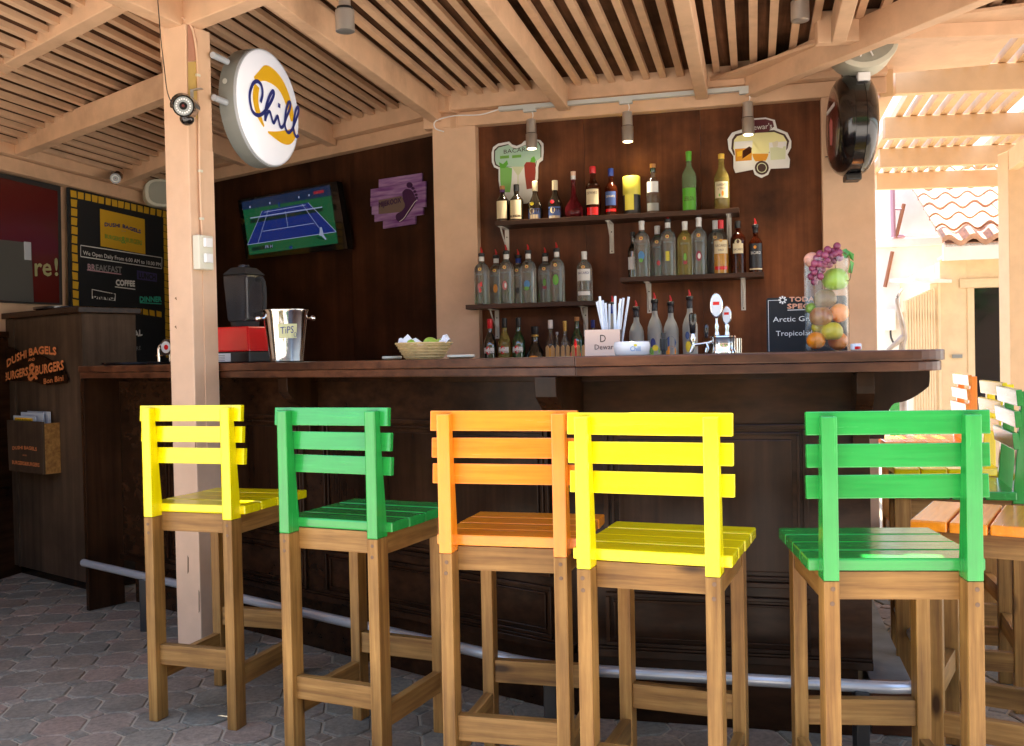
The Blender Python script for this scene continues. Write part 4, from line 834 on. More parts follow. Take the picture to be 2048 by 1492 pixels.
# television
S3 = WL.off(-.10)
tv = px_sign('television', 'black wall television showing a blue tennis court', 'television', S3, cf(660, 520))
def tvp(pts, name, mat, d, th=0): return poly_part(tv, S3, [cf(*p) for p in pts], name, mat, d, th)
tvp([(165, 330), (1085, 150), (1190, 780), (245, 880)], 'housing', 'tv_black', -.05, .05)
tvp([(205, 345), (1022, 185), (1100, 728), (275, 838)], 'screen', 'tv_green', .0012)
tvp([(205, 345), (1022, 185), (1038, 285), (212, 420)], 'crowd', 'tv_navy', .002)
tvp([(395, 428), (822, 350), (1085, 622), (258, 745)], 'court', 'tv_blue', .002)
def tvl(a, b_, wd=.004): q_, y_ = px_poly(tv, S3, [cf(*a), cf(*b_)]); MB().ribbon(q_, wd, y_ - .0026, 0).build('court_line', 'tv_line', tv)
for a, b_ in (((395, 428), (258, 745)), ((452, 418), (355, 732)), ((765, 362), (925, 585)), ((822, 350), (1085, 622)), ((262, 743), (1085, 622)), ((398, 618), (880, 542)), ((612, 432), (635, 580)), ((415, 440), (800, 372))): tvl(a, b_)
tvl((285, 495), (955, 392), .007)
tvp([(285, 510), (960, 400), (958, 430), (285, 545)], 'net', 'tv_dark', .0024)
tvp([(930, 582), (950, 578), (962, 620), (968, 650), (995, 690), (985, 698), (950, 662), (925, 655), (932, 620)], 'player', 'tv_line', .003); tvp([(895, 665), (960, 685), (975, 698), (910, 682)], 'player_shadow', 'tv_dark', .0028)
tvp([(545, 345), (556, 343), (562, 390), (548, 393)], 'player', 'tv_blue', .003)
for x in (275, 460, 730, 825): tvp([(x, 385 - (x - 275) * .2), (x + 12, 380 - (x - 275) * .2), (x + 14, 400 - (x - 275) * .2), (x + 2, 402 - (x - 275) * .2)], 'official', 'tv_line', .003)
tvp([(872, 248), (968, 230), (972, 258), (876, 275)], 'score_logo', 'tv_red', .003); tvp([(298, 770), (490, 738), (495, 772), (303, 802)], 'score_box', 'tv_dark', .003); tvp([(648, 756), (675, 752), (678, 778), (650, 782)], 'score_mark', 'tv_blue', .003)
px_text('FR H', tv, S3, cf(425, 778), cf(492, 768), 6, 'tv_line', -.0035)
# ================================================================== TRACK LIGHTS
tk = thing('track_light', 'white lighting track with three metal spot heads above the shelves', 'track light', WR.w(0, 0), YR)
def tkl(u, v, dc=-.15): return loc_of(tk, WR.off(dc).at(u, v))
a, b_ = tkl(998, 226), tkl(1507, 168); zt = (a.z + b_.z) / 2
MB().box(a.x, b_.x, a.y - .018, a.y + .018, zt - .012, zt + .012).build('track', 'track_grey', tk, bevel=.002)
def head(root, x, y, z0, L, lit, rr=.026):
    MB().box(x - .045, x + .03, y - .017, y + .017, z0 - .018, z0 + .004).build('adapter', 'track_grey', root, bevel=.003) if lit is not None else None
    MB().tube(smooth_path([(x + .005, y, z0 - .014), (x + .012, y, z0 - .04), (x + .002, y, z0 - .07)], 4), .003, 6).build('cable', 'white', root)
    zt_ = z0 - .062
    MB().lathe([(rr * .62, zt_), (rr * .85, zt_ - .004), (rr * .9, zt_ - L * .45), (rr * .9, zt_ - L * .47)][::-1], 18, (x, y)).build('cap', 'alu', root, smooth=True)
    MB().lathe([(rr * .86, zt_ - L * .49), (rr * .86, zt_ - L * .455)], 18, (x, y)).build('ring', 'black', root)
    h_ = MB().lathe([(rr * .93, zt_ - L), (rr, zt_ - L + .002), (rr, zt_ - L * .51), (rr * .95, zt_ - L * .495)], 18, (x, y)).build('head', 'alu', root, smooth=True)
    if lit: MB().lathe([(rr * .75, zt_ - L - .002), (rr * .8, zt_ - L + .0)], 16, (x, y)).build('lens', 'lamp_lens', h_)
    return zt_ - L
for u, v in ((1062, 228), (1254, 198), (1495, 178)):
    q = tkl(u, v); zb = head(tk, q.x, q.y, zt - .012, .17 if u < 1300 else .18, True, .033)
    sl_ = bpy.data.lights.new('spot_bulb', 'SPOT'); so = bpy.data.objects.new('spot_bulb', sl_); COL.objects.link(so); so.parent = tk
    so.location = (q.x, q.y, zb - .015); sl_.energy = 9; sl_.color = (1, .80, .55); sl_.spot_size = R(95); sl_.spot_blend = .8; sl_.shadow_soft_size = .03
    so.rotation_euler = (R(-22), 0, 0)
MB().tube(smooth_path([(a.x, a.y, zt), (a.x - .12, a.y + .01, zt - .02), (a.x - .28, a.y + .015, zt - .012), (a.x - .40, a.y + .03, zt - .03), (a.x - .41, a.y + .05, zt - .07), (a.x - .36, a.y + .06, zt - .09)], 4), .004, 6).build('cable', 'white', tk)
for i, (u, v, lab) in enumerate(((690, 42, 'metal spotlight hanging from the ceiling near the round sign'), (1600, 22, 'metal spotlight hanging from the ceiling near the hip rafter'))):
    A = at_y(u, v, 4.1 if i == 0 else 4.4); r = thing('spotlight', lab, 'spotlight', (A.x, A.y, 0), 0, 'ceiling spotlights')
    MB().box(-.02, .02, -.02, .02, ZP - .06, ZP - .03).build('adapter', 'track_grey', r); MB().tube([(0, 0, ZP - .05), (.01, 0, A.z + .13)], .006, 6).build('stem', 'alu', r)
    MB().lathe([(.02, A.z + .14), (.025, A.z + .135), (.025, A.z + .052), (.02, A.z + .05)][::-1], 16).build('cap', 'alu', r, smooth=True); MB().lathe([(.036, A.z - .045), (.04, A.z - .043), (.04, A.z + .042), (.034, A.z + .046)], 20).build('head', 'alu', r, smooth=True); MB().lathe([(.034, A.z + .044), (.034, A.z + .056)], 18).build('ring', 'black', r)
# ================================================================== ROUND SIGN ON THE POST
SN = VP(71.6 - 90 + 90 - 0.0, 0)      # right-hand direction of the sign face runs away from the viewer
SN = VP(71.6, 0); FC = at_y(542, 216, 4.48); SN.c = FC.dot(SN.n)
cs = thing('lightbox_sign', 'round white lightbox sign with blue handwritten word and yellow ring', 'sign', FC, 71.6)
RS = .264
def disc(y0, y1, r0, r1, seg=48):
    m = MB(); vs = [(r0 * math.cos(2 * math.pi * k / seg), y0, r0 * math.sin(2 * math.pi * k / seg)) for k in range(seg)] + [(r1 * math.cos(2 * math.pi * k / seg), y1, r1 * math.sin(2 * math.pi * k / seg)) for k in range(seg)]
    return m.add(vs, [tuple(range(seg)), tuple(reversed(range(seg, 2 * seg)))] + [(k, (k + 1) % seg, seg + (k + 1) % seg, seg + k) for k in range(seg)])
disc(.022, .095, RS, RS).build('rim', 'grey', cs, smooth=True)
disc(.012, .0215, RS * .985, RS * .995).build('lens_edge', 'lightgrey', cs, smooth=True); disc(-.0, .0118, RS * .90, RS * .965).build('face', 'sign_white', cs, smooth=True); disc(.0955, .107, RS * .98, RS * .92).build('face', 'sign_white', cs, smooth=True)
def sc_(x, y): return (420 + x * .1809, 80 + y * .1809)
def stroke(pts, w_, mat, d, name):
    wd = w_ if isinstance(w_, list) else [w_] * len(pts); sp3 = smooth_path([(p[0], p[1], wq) for p, wq in zip(pts, wd)], 5)
    q_ = []
    for x, y, _ in sp3: L_ = loc_of(cs, SN.at(*sc_(x, y))); q_.append((L_.x, L_.z))
    return MB().ribbon(q_, [p[2] for p in sp3], d).build(name, mat, cs)
stroke([(490, 440), (560, 395), (620, 372), (690, 405), (765, 480), (820, 580), (860, 690), (890, 800), (905, 900)], [x * 1.3 for x in [.02, .036, .056, .056, .050, .046, .042, .036, .02]], 'gold_paint', -.0015, 'ring_brush')
stroke([(515, 505), (500, 600), (505, 710), (540, 840), (592, 958)], [x * 1.3 for x in [.03, .034, .032, .026, .008]], 'gold_paint', -.0015, 'ring_brush')
stroke([(635, 1018), (710, 1050), (790, 1075), (860, 1075), (915, 1035), (930, 985)], [x * 1.3 for x in [.006, .024, .044, .052, .038, .008]], 'gold_paint', -.0016, 'ring_brush')
BW = .0175
stroke([(550, 690), (572, 600), (560, 505), (515, 458), (465, 488), (432, 590), (437, 700), (462, 790), (512, 832), (562, 822), (612, 770), (662, 690), (697, 605), (690, 565), (660, 600), (628, 680), (605, 780), (602, 898)], BW, 'navy', -.0032, 'lettering')
stroke([(603, 880), (625, 812), (650, 792), (668, 845), (692, 918), (716, 880), (738, 842), (750, 890), (772, 966), (805, 945), (838, 850), (872, 765), (882, 700), (862, 690), (838, 750), (822, 850), (820, 950), (850, 1022), (892, 1000), (932, 905), (966, 805), (968, 748), (945, 762), (924, 850), (914, 950), (924, 1030), (948, 1072), (970, 1052)], BW * .9, 'navy', -.0036, 'lettering')
stroke([(757, 703), (755, 750)], .020, 'navy', -.0036, 'lettering')
for u, v in ((462, 133), (462, 214)):
    e = SN.off(.085).at(u, v); l1 = loc_of(cs, e); MB().tube([(-RS * .93, .060, l1.z), (-RS - .085, .060, l1.z)], .014, 12).build('mounting_pipe', 'lightgrey', cs, smooth=True)
q_ = disc(.075, .085, .012, .012, 12); q_.v = [(-RS * 1.0 - .002 + (y - .08) * .1, .06 + x, z + .06) for x, y, z in q_.v]; q_.build('plug', 'track_grey', cs)
# ================================================================== POST FITTINGS
def on_post(face, a_, z):   # face 'L' normal -y local, 'R' normal +x local
    return (a_, -.0695, z) if face == 'L' else (.0695, a_, z)
sw = thing('switch_box', 'cream plastic double light switch box on the post', 'switch', PC, -28)
za = at_y(425, 540, 4.12).z; zb_ = at_y(425, 472, 4.12).z
MB().box(.0735, .112, -.066, .014, za, zb_).build('box', 'offwhite', sw, bevel=.005)
for k in range(2): MB().box(.1125, .128, -.045, -.005, za + .028 + k * .065, za + .066 + k * .065).build('rocker', 'white', sw, bevel=.003)
cbm = thing('cable_conduit', 'thin cream painted cable running down the post to the switch', 'cable', PC, -28)
MB().tube(smooth_path([(.02, -.076, 2.70), (.075, -.05, 2.66), (.078, -.02, 2.55), (.078, -.016, 2.3), (.079, -.02, 2.0), (.078, -.014, 1.75), (.078, -.02, zb_ - .002)], 4), .0055, 6).build('cable', 'cream_post', cbm, smooth=True)
for z in (2.45, 2.05, 1.85): MB().box(.0735, .086, -.026, -.008, z, z + .01).build('clip', 'offwhite', cbm, bevel=.001)
lbk = thing('angle_bracket', 'small bare metal angle bracket screwed to the post', 'bracket', PC, -28)
zq = at_y(408, 232, 4.10).z; MB().box(.0735, .0755, -.058, -.040, zq, zq + .11).build('plate', 'steel', lbk); MB().box(.0757, .13, -.058, -.040, zq + .103, zq + .107).build('arm', 'steel', lbk)
def cctv(label, C, aim, L=.12, r=.036, deg=0, base=None):
    t = thing('security_camera', label, 'security camera', C, 0, 'security cameras'); d = Vector(aim).normalized(); s_ = d.cross(Vector((0, 0, 1))).normalized(); u_ = s_.cross(d)
    def cyl(a, b_, r0, r1, seg=20):
        m = MB(); vs = []
        for z_, rr_ in ((a, r0), (b_, r1)):
            for k in range(seg): an = 2 * math.pi * k / seg; vs.append(d * z_ + s_ * (rr_ * math.cos(an)) + u_ * (rr_ * math.sin(an)))
        return m.add(vs, [tuple(reversed(range(seg))), tuple(range(seg, 2 * seg))] + [(k, (k + 1) % seg, seg + (k + 1) % seg, seg + k) for k in range(seg)])
    cyl(-L, 0, r * .92, r).build('body', 'black_gloss', t, smooth=True); cyl(.0005, .004, r * .86, r * .84).build('front_glass', 'grey', t, smooth=True); cyl(.0045, .007, r * .36, r * .34).build('lens', 'black_gloss', t); cyl(.0072, .008, r * .14, r * .12).build('iris', 'red_window', t)
    for k in range(18):
        an = 2 * math.pi * k / 18; m = MB(); c0 = s_ * (r * .62 * math.cos(an)) + u_ * (r * .62 * math.sin(an)) + d * .0045
        m.add([c0 + s_ * (x * r * .07) + u_ * (y * r * .07) for x, y in ((-1, -1), (1, -1), (1, 1), (-1, 1))], [(0, 1, 2, 3)]).build('led', 'white_gloss', t)
    v_ = MB(); seg = 12; vs = []
    for z_ in (-L * .9, .02):
        for k in range(seg + 1): an = math.pi * (k / seg) * 1.1 - .05 * math.pi; vs.append(d * z_ + s_ * (r * 1.12 * math.cos(an)) + u_ * (r * 1.12 * math.sin(an)))
    v_.add(vs, [(k, k + 1, seg + 2 + k, seg + 1 + k) for k in range(seg)]).build('sun_shield', 'black_gloss', t, smooth=True)
    if base: MB().tube([Vector((0, 0, 0)) - d * L * .6, (Vector(base) - Vector(C)) * .5 - d * .02, Vector(base) - Vector(C)], .014, 10).build('arm', 'black', t, smooth=True); MB().sphere(Vector(base) - Vector(C), .03, 14, 8, (1, 1, .9)).build('foot', 'black_gloss', t, smooth=True)
    return t
C1 = at_y(367, 212, 3.96); B1 = at_y(374, 238, 4.07); cctv('black security camera with a ring of lights on the post', C1, (.12, -1, -.13), .10, .044, base=B1)
C2 = CW.off(-.28).at(231, 357); cctv('black security camera under the beam by the chalkboard', C2, (.25, -.9, -.30), .11, .034, base=CW.off(-.12).at(226, 343))
wire = thing('hanging_wire', 'thin dark wire drooping from the ceiling to the post camera', 'wire', (0, 0, 0), 0)
MB().tube(smooth_path([tuple(at_y(u, v, 3.93)) for u, v in ((315, -8), (318, 30), (322, 80), (328, 130), (335, 185), (347, 212))], 4), .0022, 5).build('strand', 'black', wire)
# ================================================================== SPEAKERS
def speaker(label, C, deg, w_, h_, d_, tilt=0):
    t = thing('speaker', label, 'speaker', C, deg, 'wall speakers'); pts = []
    for k in range(20): an = 2 * math.pi * k / 20; pts.append((w_ / 2 * math.copysign(abs(math.cos(an)) ** .7, math.cos(an)), h_ / 2 * math.copysign(abs(math.sin(an)) ** .7, math.sin(an))))
    MB().slab(pts, -d_ * .35, d_ * .3).build('cabinet', 'speaker', t, bevel=.01, smooth=True); MB().slab([(x * .80, z * .80) for x, z in pts], -d_ * .36, -d_ * .35 - .004).build('grille', 'speaker_grille', t)
    MB().slab([(x * .75, z * .7) for x, z in pts], d_ * .3, d_ * .62).build('rear_shell', 'speaker', t, bevel=.012, smooth=True); MB().box(-.02, .02, d_ * .62, d_ * .62 + .06, -.02, .02).build('bracket', 'speaker', t); return t
C = at_y(1726, 112, 5.0); t = thing('speaker', 'pale grey speaker slung under the pergola beam at the bar end', 'speaker', C, -10, 'wall speakers')
pts = [(-.155, .10), (.155, .10)] + [(.155 * math.cos(a_) * (1 - .12 * math.sin(a_)), .02 - .105 * math.sin(a_)) for a_ in [k * math.pi / 14 for k in range(0, 15)]]
MB().slab(pts, -.09, .12).build('cabinet', 'speaker', t, bevel=.012, smooth=True); MB().slab([(x * .86, z * .8 + .012) for x, z in pts], -.094, -.0905).build('grille', 'speaker_grille', t)
MB().box(-.03, .03, -.03, .03, -.13, -.088).build('bracket', 'white', t, bevel=.004); MB().tube(smooth_path([(-.03, -.10, -.03), (0, -.10, .02), (.03, -.10, -.03)], 4), .004, 6).build('handle', 'white', t)
MB().box(-.02, .02, -.02, .02, .10, .20).build('hanger', 'track_grey', t)
C = CW.off(-.22).at(322, 388); speaker('small white speaker beside the chalkboard', C, 30, .24, .20, .16)
# black oval beer sign on the end pillar
DN = VP(-62.0, 0); OC = WR.off(-.28).at(1703, 252)
dn = thing('round_sign', 'glossy black round lightbox sign seen almost edge-on at the end pillar', 'sign', OC, -98)
RD = .26
def disc2(prof_): 
    m = MB(); seg = 40; vs = []
    for y, r_ in prof_:
        for k in range(seg): vs.append((r_ * math.cos(2 * math.pi * k / seg), y, r_ * math.sin(2 * math.pi * k / seg)))
    n_ = len(prof_); return m.add(vs, [tuple(range(seg)), tuple(reversed(range((n_ - 1) * seg, n_ * seg)))] + [(i * seg + k, i * seg + (k + 1) % seg, (i + 1) * seg + (k + 1) % seg, (i + 1) * seg + k) for i in range(n_ - 1) for k in range(seg)])
disc2([(-.10, RD * .70), (-.095, RD * .80), (-.075, RD * .92), (-.045, RD * .99), (-.028, RD), (-.026, RD * .985), (.026, RD * .985), (.028, RD), (.045, RD * .99), (.075, RD * .92), (.095, RD * .80), (.10, RD * .70)]).build('housing', 'black_gloss', dn, smooth=True)
disc2([(-.104, RD * .62), (-.1005, RD * .69)]).build('face', 'red_window', dn, smooth=True); disc2([(.1005, RD * .69), (.104, RD * .62)]).build('face', 'red_window', dn, smooth=True)
fp = MB().slab([(x * .8, z) for x, z in [(-.05, .02), (.0, .05), (.05, .02), (.05, -.05), (.02, -.10), (-.03, -.09)]], -.1062, -.1046); fp.build('emblem', 'pink_art', dn); MB().slab([(-.11, .085), (.11, .085), (.11, .105), (-.11, .105)], -.1062, -.1046).build('emblem', 'white_label', dn)
MB().box(-.05, .05, -.04, .04, RD - .004, RD + .03).build('bracket', 'black', dn, bevel=.008); MB().box(-.05, .05, -.04, .04, -RD - .03, -RD + .004).build('bracket', 'black', dn, bevel=.008)
MB().tube([(0, 0, RD + .02), (0, 0, 2.70 - OC.z)], .012, 8).build('hanger', 'black', dn)
wv = thing('cable', 'thin black cable from the round black sign to the panel wall', 'cable', (0, 0, 0), 0)
MB().tube(smooth_path([tuple(WR.off(-.25).at(1682, 305)), tuple(WR.off(-.15).at(1660, 312)), tuple(WR.off(-.01).at(1646, 318)), tuple(WR.off(-.01).at(1646, 345))], 4), .003, 5).build('strand', 'black', wv)
# ================================================================== THINGS ON THE BAR
ZT_ = ZC + .0008
def bar_pl(u, dc): return (BL if u < 1085 else BR).off(dc)
def bar_at(u, dc): q = bar_pl(u, dc); p = q.at(u, 712); return p, q
# tips bucket
p, q = bar_at(573, -.02); D = p.dot(fwd); pxm = D / F
tb = thing('ice_bucket', 'polished steel ice bucket with a handwritten tips note', 'bucket', (p.x, p.y, ZT_), 22)
r0, r1, hb = 34 * pxm, 45 * pxm, 104 * pxm
MB().lathe([(r0 * .9, 0), (r0, .004), (r0 * 1.02, .03), (r1 * .985, hb - .012), (r1 * 1.03, hb - .004), (r1 * 1.03, hb), (r1 * .97, hb), (r1 * .95, hb - .012), (r0 * .95, .012), (.003, .010)], 40).build('body', 'chrome', tb, smooth=True)
for s in (-1, 1):
    MB().tube([(s * r1 * .94, 0, hb * .84), (s * (r1 + .012), 0, hb * .84)], .006, 8).build('knob_stem', 'chrome', tb, smooth=True); MB().sphere((s * (r1 + .02), 0, hb * .84), .0125, 14, 8).build('knob', 'chrome', tb, smooth=True)
rm = r0 + (r1 - r0) * .55
nt_ = MB(); vs = []
for i in range(7):
    t = -.52 + i * .15
    for z in (.45, .72): rz = r0 + (r1 - r0) * z + .0012; vs.append((rz * math.sin(t), -rz * math.cos(t), hb * z))
nt_.add(vs, [(2 * i, 2 * i + 2, 2 * i + 3, 2 * i + 1) for i in range(6)]).build('note', 'note_paper', tb, smooth=True)
V, P, x0, x1, y0, y1 = text_mesh('TiPS'); vs = []
for v in V:
    t = ((v[0] - x0) / (x1 - x0) - .5) * .62 - .10; z = .53 + (v[1] / y1) * .13 + (v[0] - x0) * .012; rz = r0 + (r1 - r0) * z + .0022; vs.append((rz * math.sin(t), -rz * math.cos(t), hb * z))
MB().add(vs, P).build('lettering', 'navy', tb)
rg = [((r0 + (r1 - r0) * .52 + .002) * math.sin(.30 + .07 * math.cos(k)), -(r0 + (r1 - r0) * .52 + .002) * math.cos(.30 + .07 * math.cos(k)), hb * (.515 + .045 * math.sin(k))) for k in [i * math.pi / 6 for i in range(12)]]
MB().tube(rg, .0008, 4, True).build('lettering', 'navy', tb)
# blender
p, q = bar_at(492, .06); D = p.dot(fwd); pxm = D / F
bl = thing('blender', 'red bar blender with a smoky square jug behind the tips bucket', 'blender', (p.x, p.y, ZT_), YL + 14)
hw = 48 * pxm; MB().hexa([(-hw, -hw, 0), (hw, -hw, 0), (hw, hw, 0), (-hw, hw, 0), (-hw * 1.0, -hw, .05), (hw * 1.0, -hw, .05), (hw, hw, .05), (-hw, hw, .05)]).build('foot', 'black', bl, bevel=.006)
MB().hexa([(-hw * 1.04, -hw * 1.04, .0505), (hw * 1.04, -hw * 1.04, .0505), (hw * 1.04, hw, .0505), (-hw * 1.04, hw, .0505), (-hw * .82, -hw * .84, .165), (hw * .82, -hw * .84, .165), (hw * .82, hw * .82, .165), (-hw * .82, hw * .82, .165)]).build('base', 'red', bl, bevel=.008)
MB().box(-hw * .9, hw * .05, -hw - .0012, -hw - .0002, .006, .044).build('rating_label', 'white_label', bl)
for k in range(4): MB().box(-hw * .85, -hw * .25, -hw - .0018, -hw - .0013, .010 + k * .008, .0125 + k * .008).build('label_print', 'chalk_grey', bl)
jw = hw * .62; jz0, jz1 = .168, .168 + 102 * pxm
MB().lathe([(jw * .9, .1655), (jw * .95, jz0 + .02)], 20).build('collar', 'matt_black', bl)
jo = MB(); jo.hexa([(-jw * .82, -jw * .82, jz0 + .021), (jw * .82, -jw * .82, jz0 + .021), (jw * .82, jw * .82, jz0 + .021), (-jw * .82, jw * .82, jz0 + .021), (-jw, -jw, jz1), (jw, -jw, jz1), (jw, jw, jz1), (-jw, jw, jz1)]); jo.build('jug', 'smoke_jar', bl, bevel=.012)
MB().hexa([(-jw * 1.03, -jw * 1.03, jz1 + .001), (jw * 1.03, -jw * 1.03, jz1 + .001), (jw * 1.03, jw * 1.03, jz1 + .001), (-jw * 1.03, jw * 1.03, jz1 + .001), (-jw * .6, -jw * .6, jz1 + .035), (jw * .6, -jw * .6, jz1 + .035), (jw * .6, jw * .6, jz1 + .035), (-jw * .6, jw * .6, jz1 + .035)]).build('lid', 'matt_black', bl, bevel=.006)
MB().lathe([(jw * .4, jz1 + .0355), (jw * .36, jz1 + .048)], 16).build('filler_cap', 'smoke_jar', bl)
MB().tube(smooth_path([(jw * .95, .01, jz1 - .02), (jw * 1.5, .01, jz1 - .035), (jw * 1.5, .01, jz0 + .07), (jw * .9, .01, jz0 + .05)], 4), .010, 8).build('handle', 'matt_black', bl, smooth=True)
# basket with napkins and limes
p, q = bar_at(848, -.02); D = p.dot(fwd); pxm = D / F
bk = thing('wicker_basket', 'shallow oval wicker basket holding white paper and limes', 'basket', (p.x, p.y, ZT_), YL + 20)
def ell(r, z, wob=0): return [(r * 1.0 * math.cos(2 * math.pi * k / 40) * (1 + wob * (k % 2)), r * .62 * math.sin(2 * math.pi * k / 40) * (1 + wob * (k % 2)), z) for k in range(40)]
rb0, rb1, hk = 38 * pxm, 58 * pxm, 32 * pxm
nw = 11
for k in range(nw): t = k / (nw - 1); MB().tube(ell(rb0 + (rb1 - rb0) * t ** .8, .003 + hk * t * .92, .03 if k % 2 else -.03), .0026, 5, True).build('weave', 'basket', bk)
MB().tube(ell(rb1 * 1.02, hk), .0042, 6, True).build('rim', 'basket', bk); MB().lathe([(rb0 * .98, .001), (rb0 * .98, .004)], 30).build('floor', 'basket', bk).scale = (1, .62, 1)
for k in range(0, 40, 2): a_ = 2 * math.pi * k / 40; MB().tube([(rb0 * math.cos(a_), rb0 * .62 * math.sin(a_), .002), (rb1 * math.cos(a_), rb1 * .62 * math.sin(a_), hk)], .0016, 4).build('stake', 'basket', bk)
def crumple(name, label, pts, root_p):
    t = thing(name, label, 'napkin', root_p, YL + 20); m = MB(); rows = len(pts); cols = len(pts[0]); vs = [p_ for row in pts for p_ in row]
    m.add(vs, [(i * cols + j, i * cols + j + 1, (i + 1) * cols + j + 1, (i + 1) * cols + j) for i in range(rows - 1) for j in range(cols - 1)]); o = m.build('sheet', 'paper_white', t); 
    md = o.modifiers.new('thick', 'SOLIDIFY'); md.thickness = .0008; return t
random.seed(5)
def sheet(xa, xb, zb, hts):
    rows = []
    for i in range(6):
        y = -.055 + i * .02; row = []
        for j in range(9): t = j / 8; x = xa + (xb - xa) * t; hh_ = hts[min(int(t * len(hts)), len(hts) - 1)]; row.append((x + random.uniform(-.004, .004), y * .7 + random.uniform(-.006, .006), zb + hh_ * (1 - abs(i - 2.5) / 3.4) + random.uniform(-.005, .006)))
        rows.append(row)
    return rows
crumple('paper_napkin', 'crumpled white paper napkin filling the left side of the basket', sheet(-rb1 * .88, .01, hk * .8, [.034, .05, .045, .034, .025, .012]), (p.x, p.y, ZT_))
crumple('paper_napkin', 'crumpled white paper napkin sticking up at the basket rim', sheet(rb1 * .55, rb1 * .98, hk * .8, [.012, .03, .045, .05, .03]), (p.x, p.y, ZT_))
for i, (dx, dy, dz_, lab) in enumerate(((.03, .0, .046, 'whole green lime lying at the front of the basket'), (.068, .01, .040, 'whole green lime lying beside the napkin in the basket'), (-.045, -.008, .040, 'dark green lime tucked under the left napkin in the basket'), (.048, -.016, .036, 'small green lime low in the basket'))):
    c_, s_ = math.cos(R(YL + 20)), math.sin(R(YL + 20)); o = tag(MB().sphere((0, 0, 0), .026, 18, 12, (1.15, 1, .92)).build('lime', 'lime_skin', None, smooth=True), lab, 'lime', 'limes in the basket'); o.location = (p.x + c_ * dx - s_ * dy, p.y + s_ * dx + c_ * dy, ZT_ + dz_ + .012); o.rotation_euler = (.2 * i, .3, .9 * i)
for u, lab, wpx in ((784, 'stack of cream saucers at the left of the basket', 20), (922, 'cream saucer at the right of the basket', 28)):
    pp, q = bar_at(u, -.03); pm = pp.dot(fwd) / F; o = tag(MB().lathe([(wpx * pm * .8, 0), (wpx * pm, .006), (wpx * pm, .012), (wpx * pm * .95, .014)], 28).build('saucer', 'offwhite', None, smooth=True), lab, 'saucer'); o.location = (pp.x, pp.y, ZT_)
# napkin box, straws, ashtray
p, q = bar_at(1203, .02); A = q.at(1170, 708); B = q.at(1240, 708); T_ = q.at(1170, 660); xw = (B - A).dot(q.t)
nb = thing('straw_box', 'peach paper box with whisky lettering holding drinking straws', 'box', (A.x, A.y, ZT_), YR + 4)
hbx = T_.z - ZT_
for (x0_, x1_, y0_, y1_, mt) in ((0, xw, 0, .003, 'peach_box'), (0, xw, .107, .110, 'dark_box'), (0, .003, .0032, .1068, 'dark_box'), (xw - .003, xw, .0032, .1068, 'dark_box')): MB().box(x0_, x1_, y0_, y1_, 0, hbx).build('side', mt, nb)
MB().box(.003, xw - .003, .003, .107, 0, .003).build('bottom', 'dark_box', nb)
text('D', nb, (xw * .44, hbx * .52), (xw * .60, hbx * .52), hbx * .28, 'ink', -.001); text("Dewar's", nb, (xw * .28, hbx * .24), (xw * .92, hbx * .24), hbx * .2, 'ink', -.001)
plain('straw_white', (.78, .84, .90), .35)
for k in range(16):
    x = xw * .55 + random.uniform(0, xw * .40); y = .02 + random.uniform(0, .075); lean = (x - xw * .74) * 1.1 + random.uniform(-.02, .02)
    o = tag(MB().tube([(0, 0, .004), (lean, random.uniform(-.01, .015), hbx + random.uniform(.085, .118))], .0042, 8).build('drinking_straw', 'straw_white', None, smooth=True), 'white plastic drinking straw standing in the peach box', 'straw', 'straws in the peach box')
    w_ = ROOT[nb.name] @ Vector((x, y, 0)); o.location = w_; o.rotation_euler = (0, 0, R(YR + 4))
p, q = bar_at(1264, -.12); pm = p.dot(fwd) / F
at = thing('ashtray', 'round white ashtray with a small blue and yellow logo', 'ashtray', (p.x, p.y, ZT_), YR - 8)
ra = 37 * pm; MB().lathe([(ra * .88, 0), (ra * .93, .003), (ra * .98, .022), (ra, .030), (ra * .95, .042), (ra * .80, .044), (ra * .76, .034), (ra * .70, .014), (.002, .012)], 36).build('bowl', 'white_gloss', at, smooth=True)
wrap_text('Chill', at, ra * .995, .020, .015, ra * .55, 'blue_art', .45); MB().add([((ra + .0004) * math.sin(.45 + .1 * math.cos(k)), -(ra + .0004) * math.cos(.45 + .1 * math.cos(k)), .031 + .004 * math.sin(k)) for k in [i * math.pi / 4 for i in range(8)]], [tuple(range(8))]).build('logo_ring', 'yellow_art', at)
# caddy with red squeeze bottle on the back counter edge
cdp = WR.off(-.5).at(1131, 712); pm = cdp.dot(fwd) / F
cd = thing('bamboo_caddy', 'small bamboo picket caddy in front of the clear bottles', 'caddy', (cdp.x, cdp.y, 1.121), YR)
hwc = 37 * pm; zc0, zc1 = 0, WR.off(-.5).at(1131, 690).z - 1.121
for k in range(8): x = -hwc + k * hwc * 2 / 7; MB().slab([(x - .009, 0), (x + .009, 0), (x + .009, zc1 - .01), (x, zc1), (x - .009, zc1 - .01)], -.004, .004).build('picket', 'bamboo', cd)
MB().box(-hwc, hwc, .0045, .010, .03, .05).build('slat', 'bamboo', cd); MB().box(-hwc, hwc, .004, .10, 0, .006).build('floor', 'bamboo', cd)
sq = thing('squeeze_bottle', 'red plastic squeeze bottle standing in the bamboo caddy', 'bottle', (0, 0, 0), 0); sq.location = WR.off(-.45).w(WR.off(-.45).p(1151, 700), 1.128)
zq = WR.off(-.45).at(1151, 678).z - 1.128; MB().lathe([(.026, 0), (.028, .003), (.028, zq * .62), (.02, zq * .72)], 18).build('body', 'red_cap', sq, smooth=True); MB().lathe([(.019, zq * .722), (.02, zq * .78), (.009, zq * .84), (.004, zq)], 14).build('nozzle', 'red_cap', sq, smooth=True)
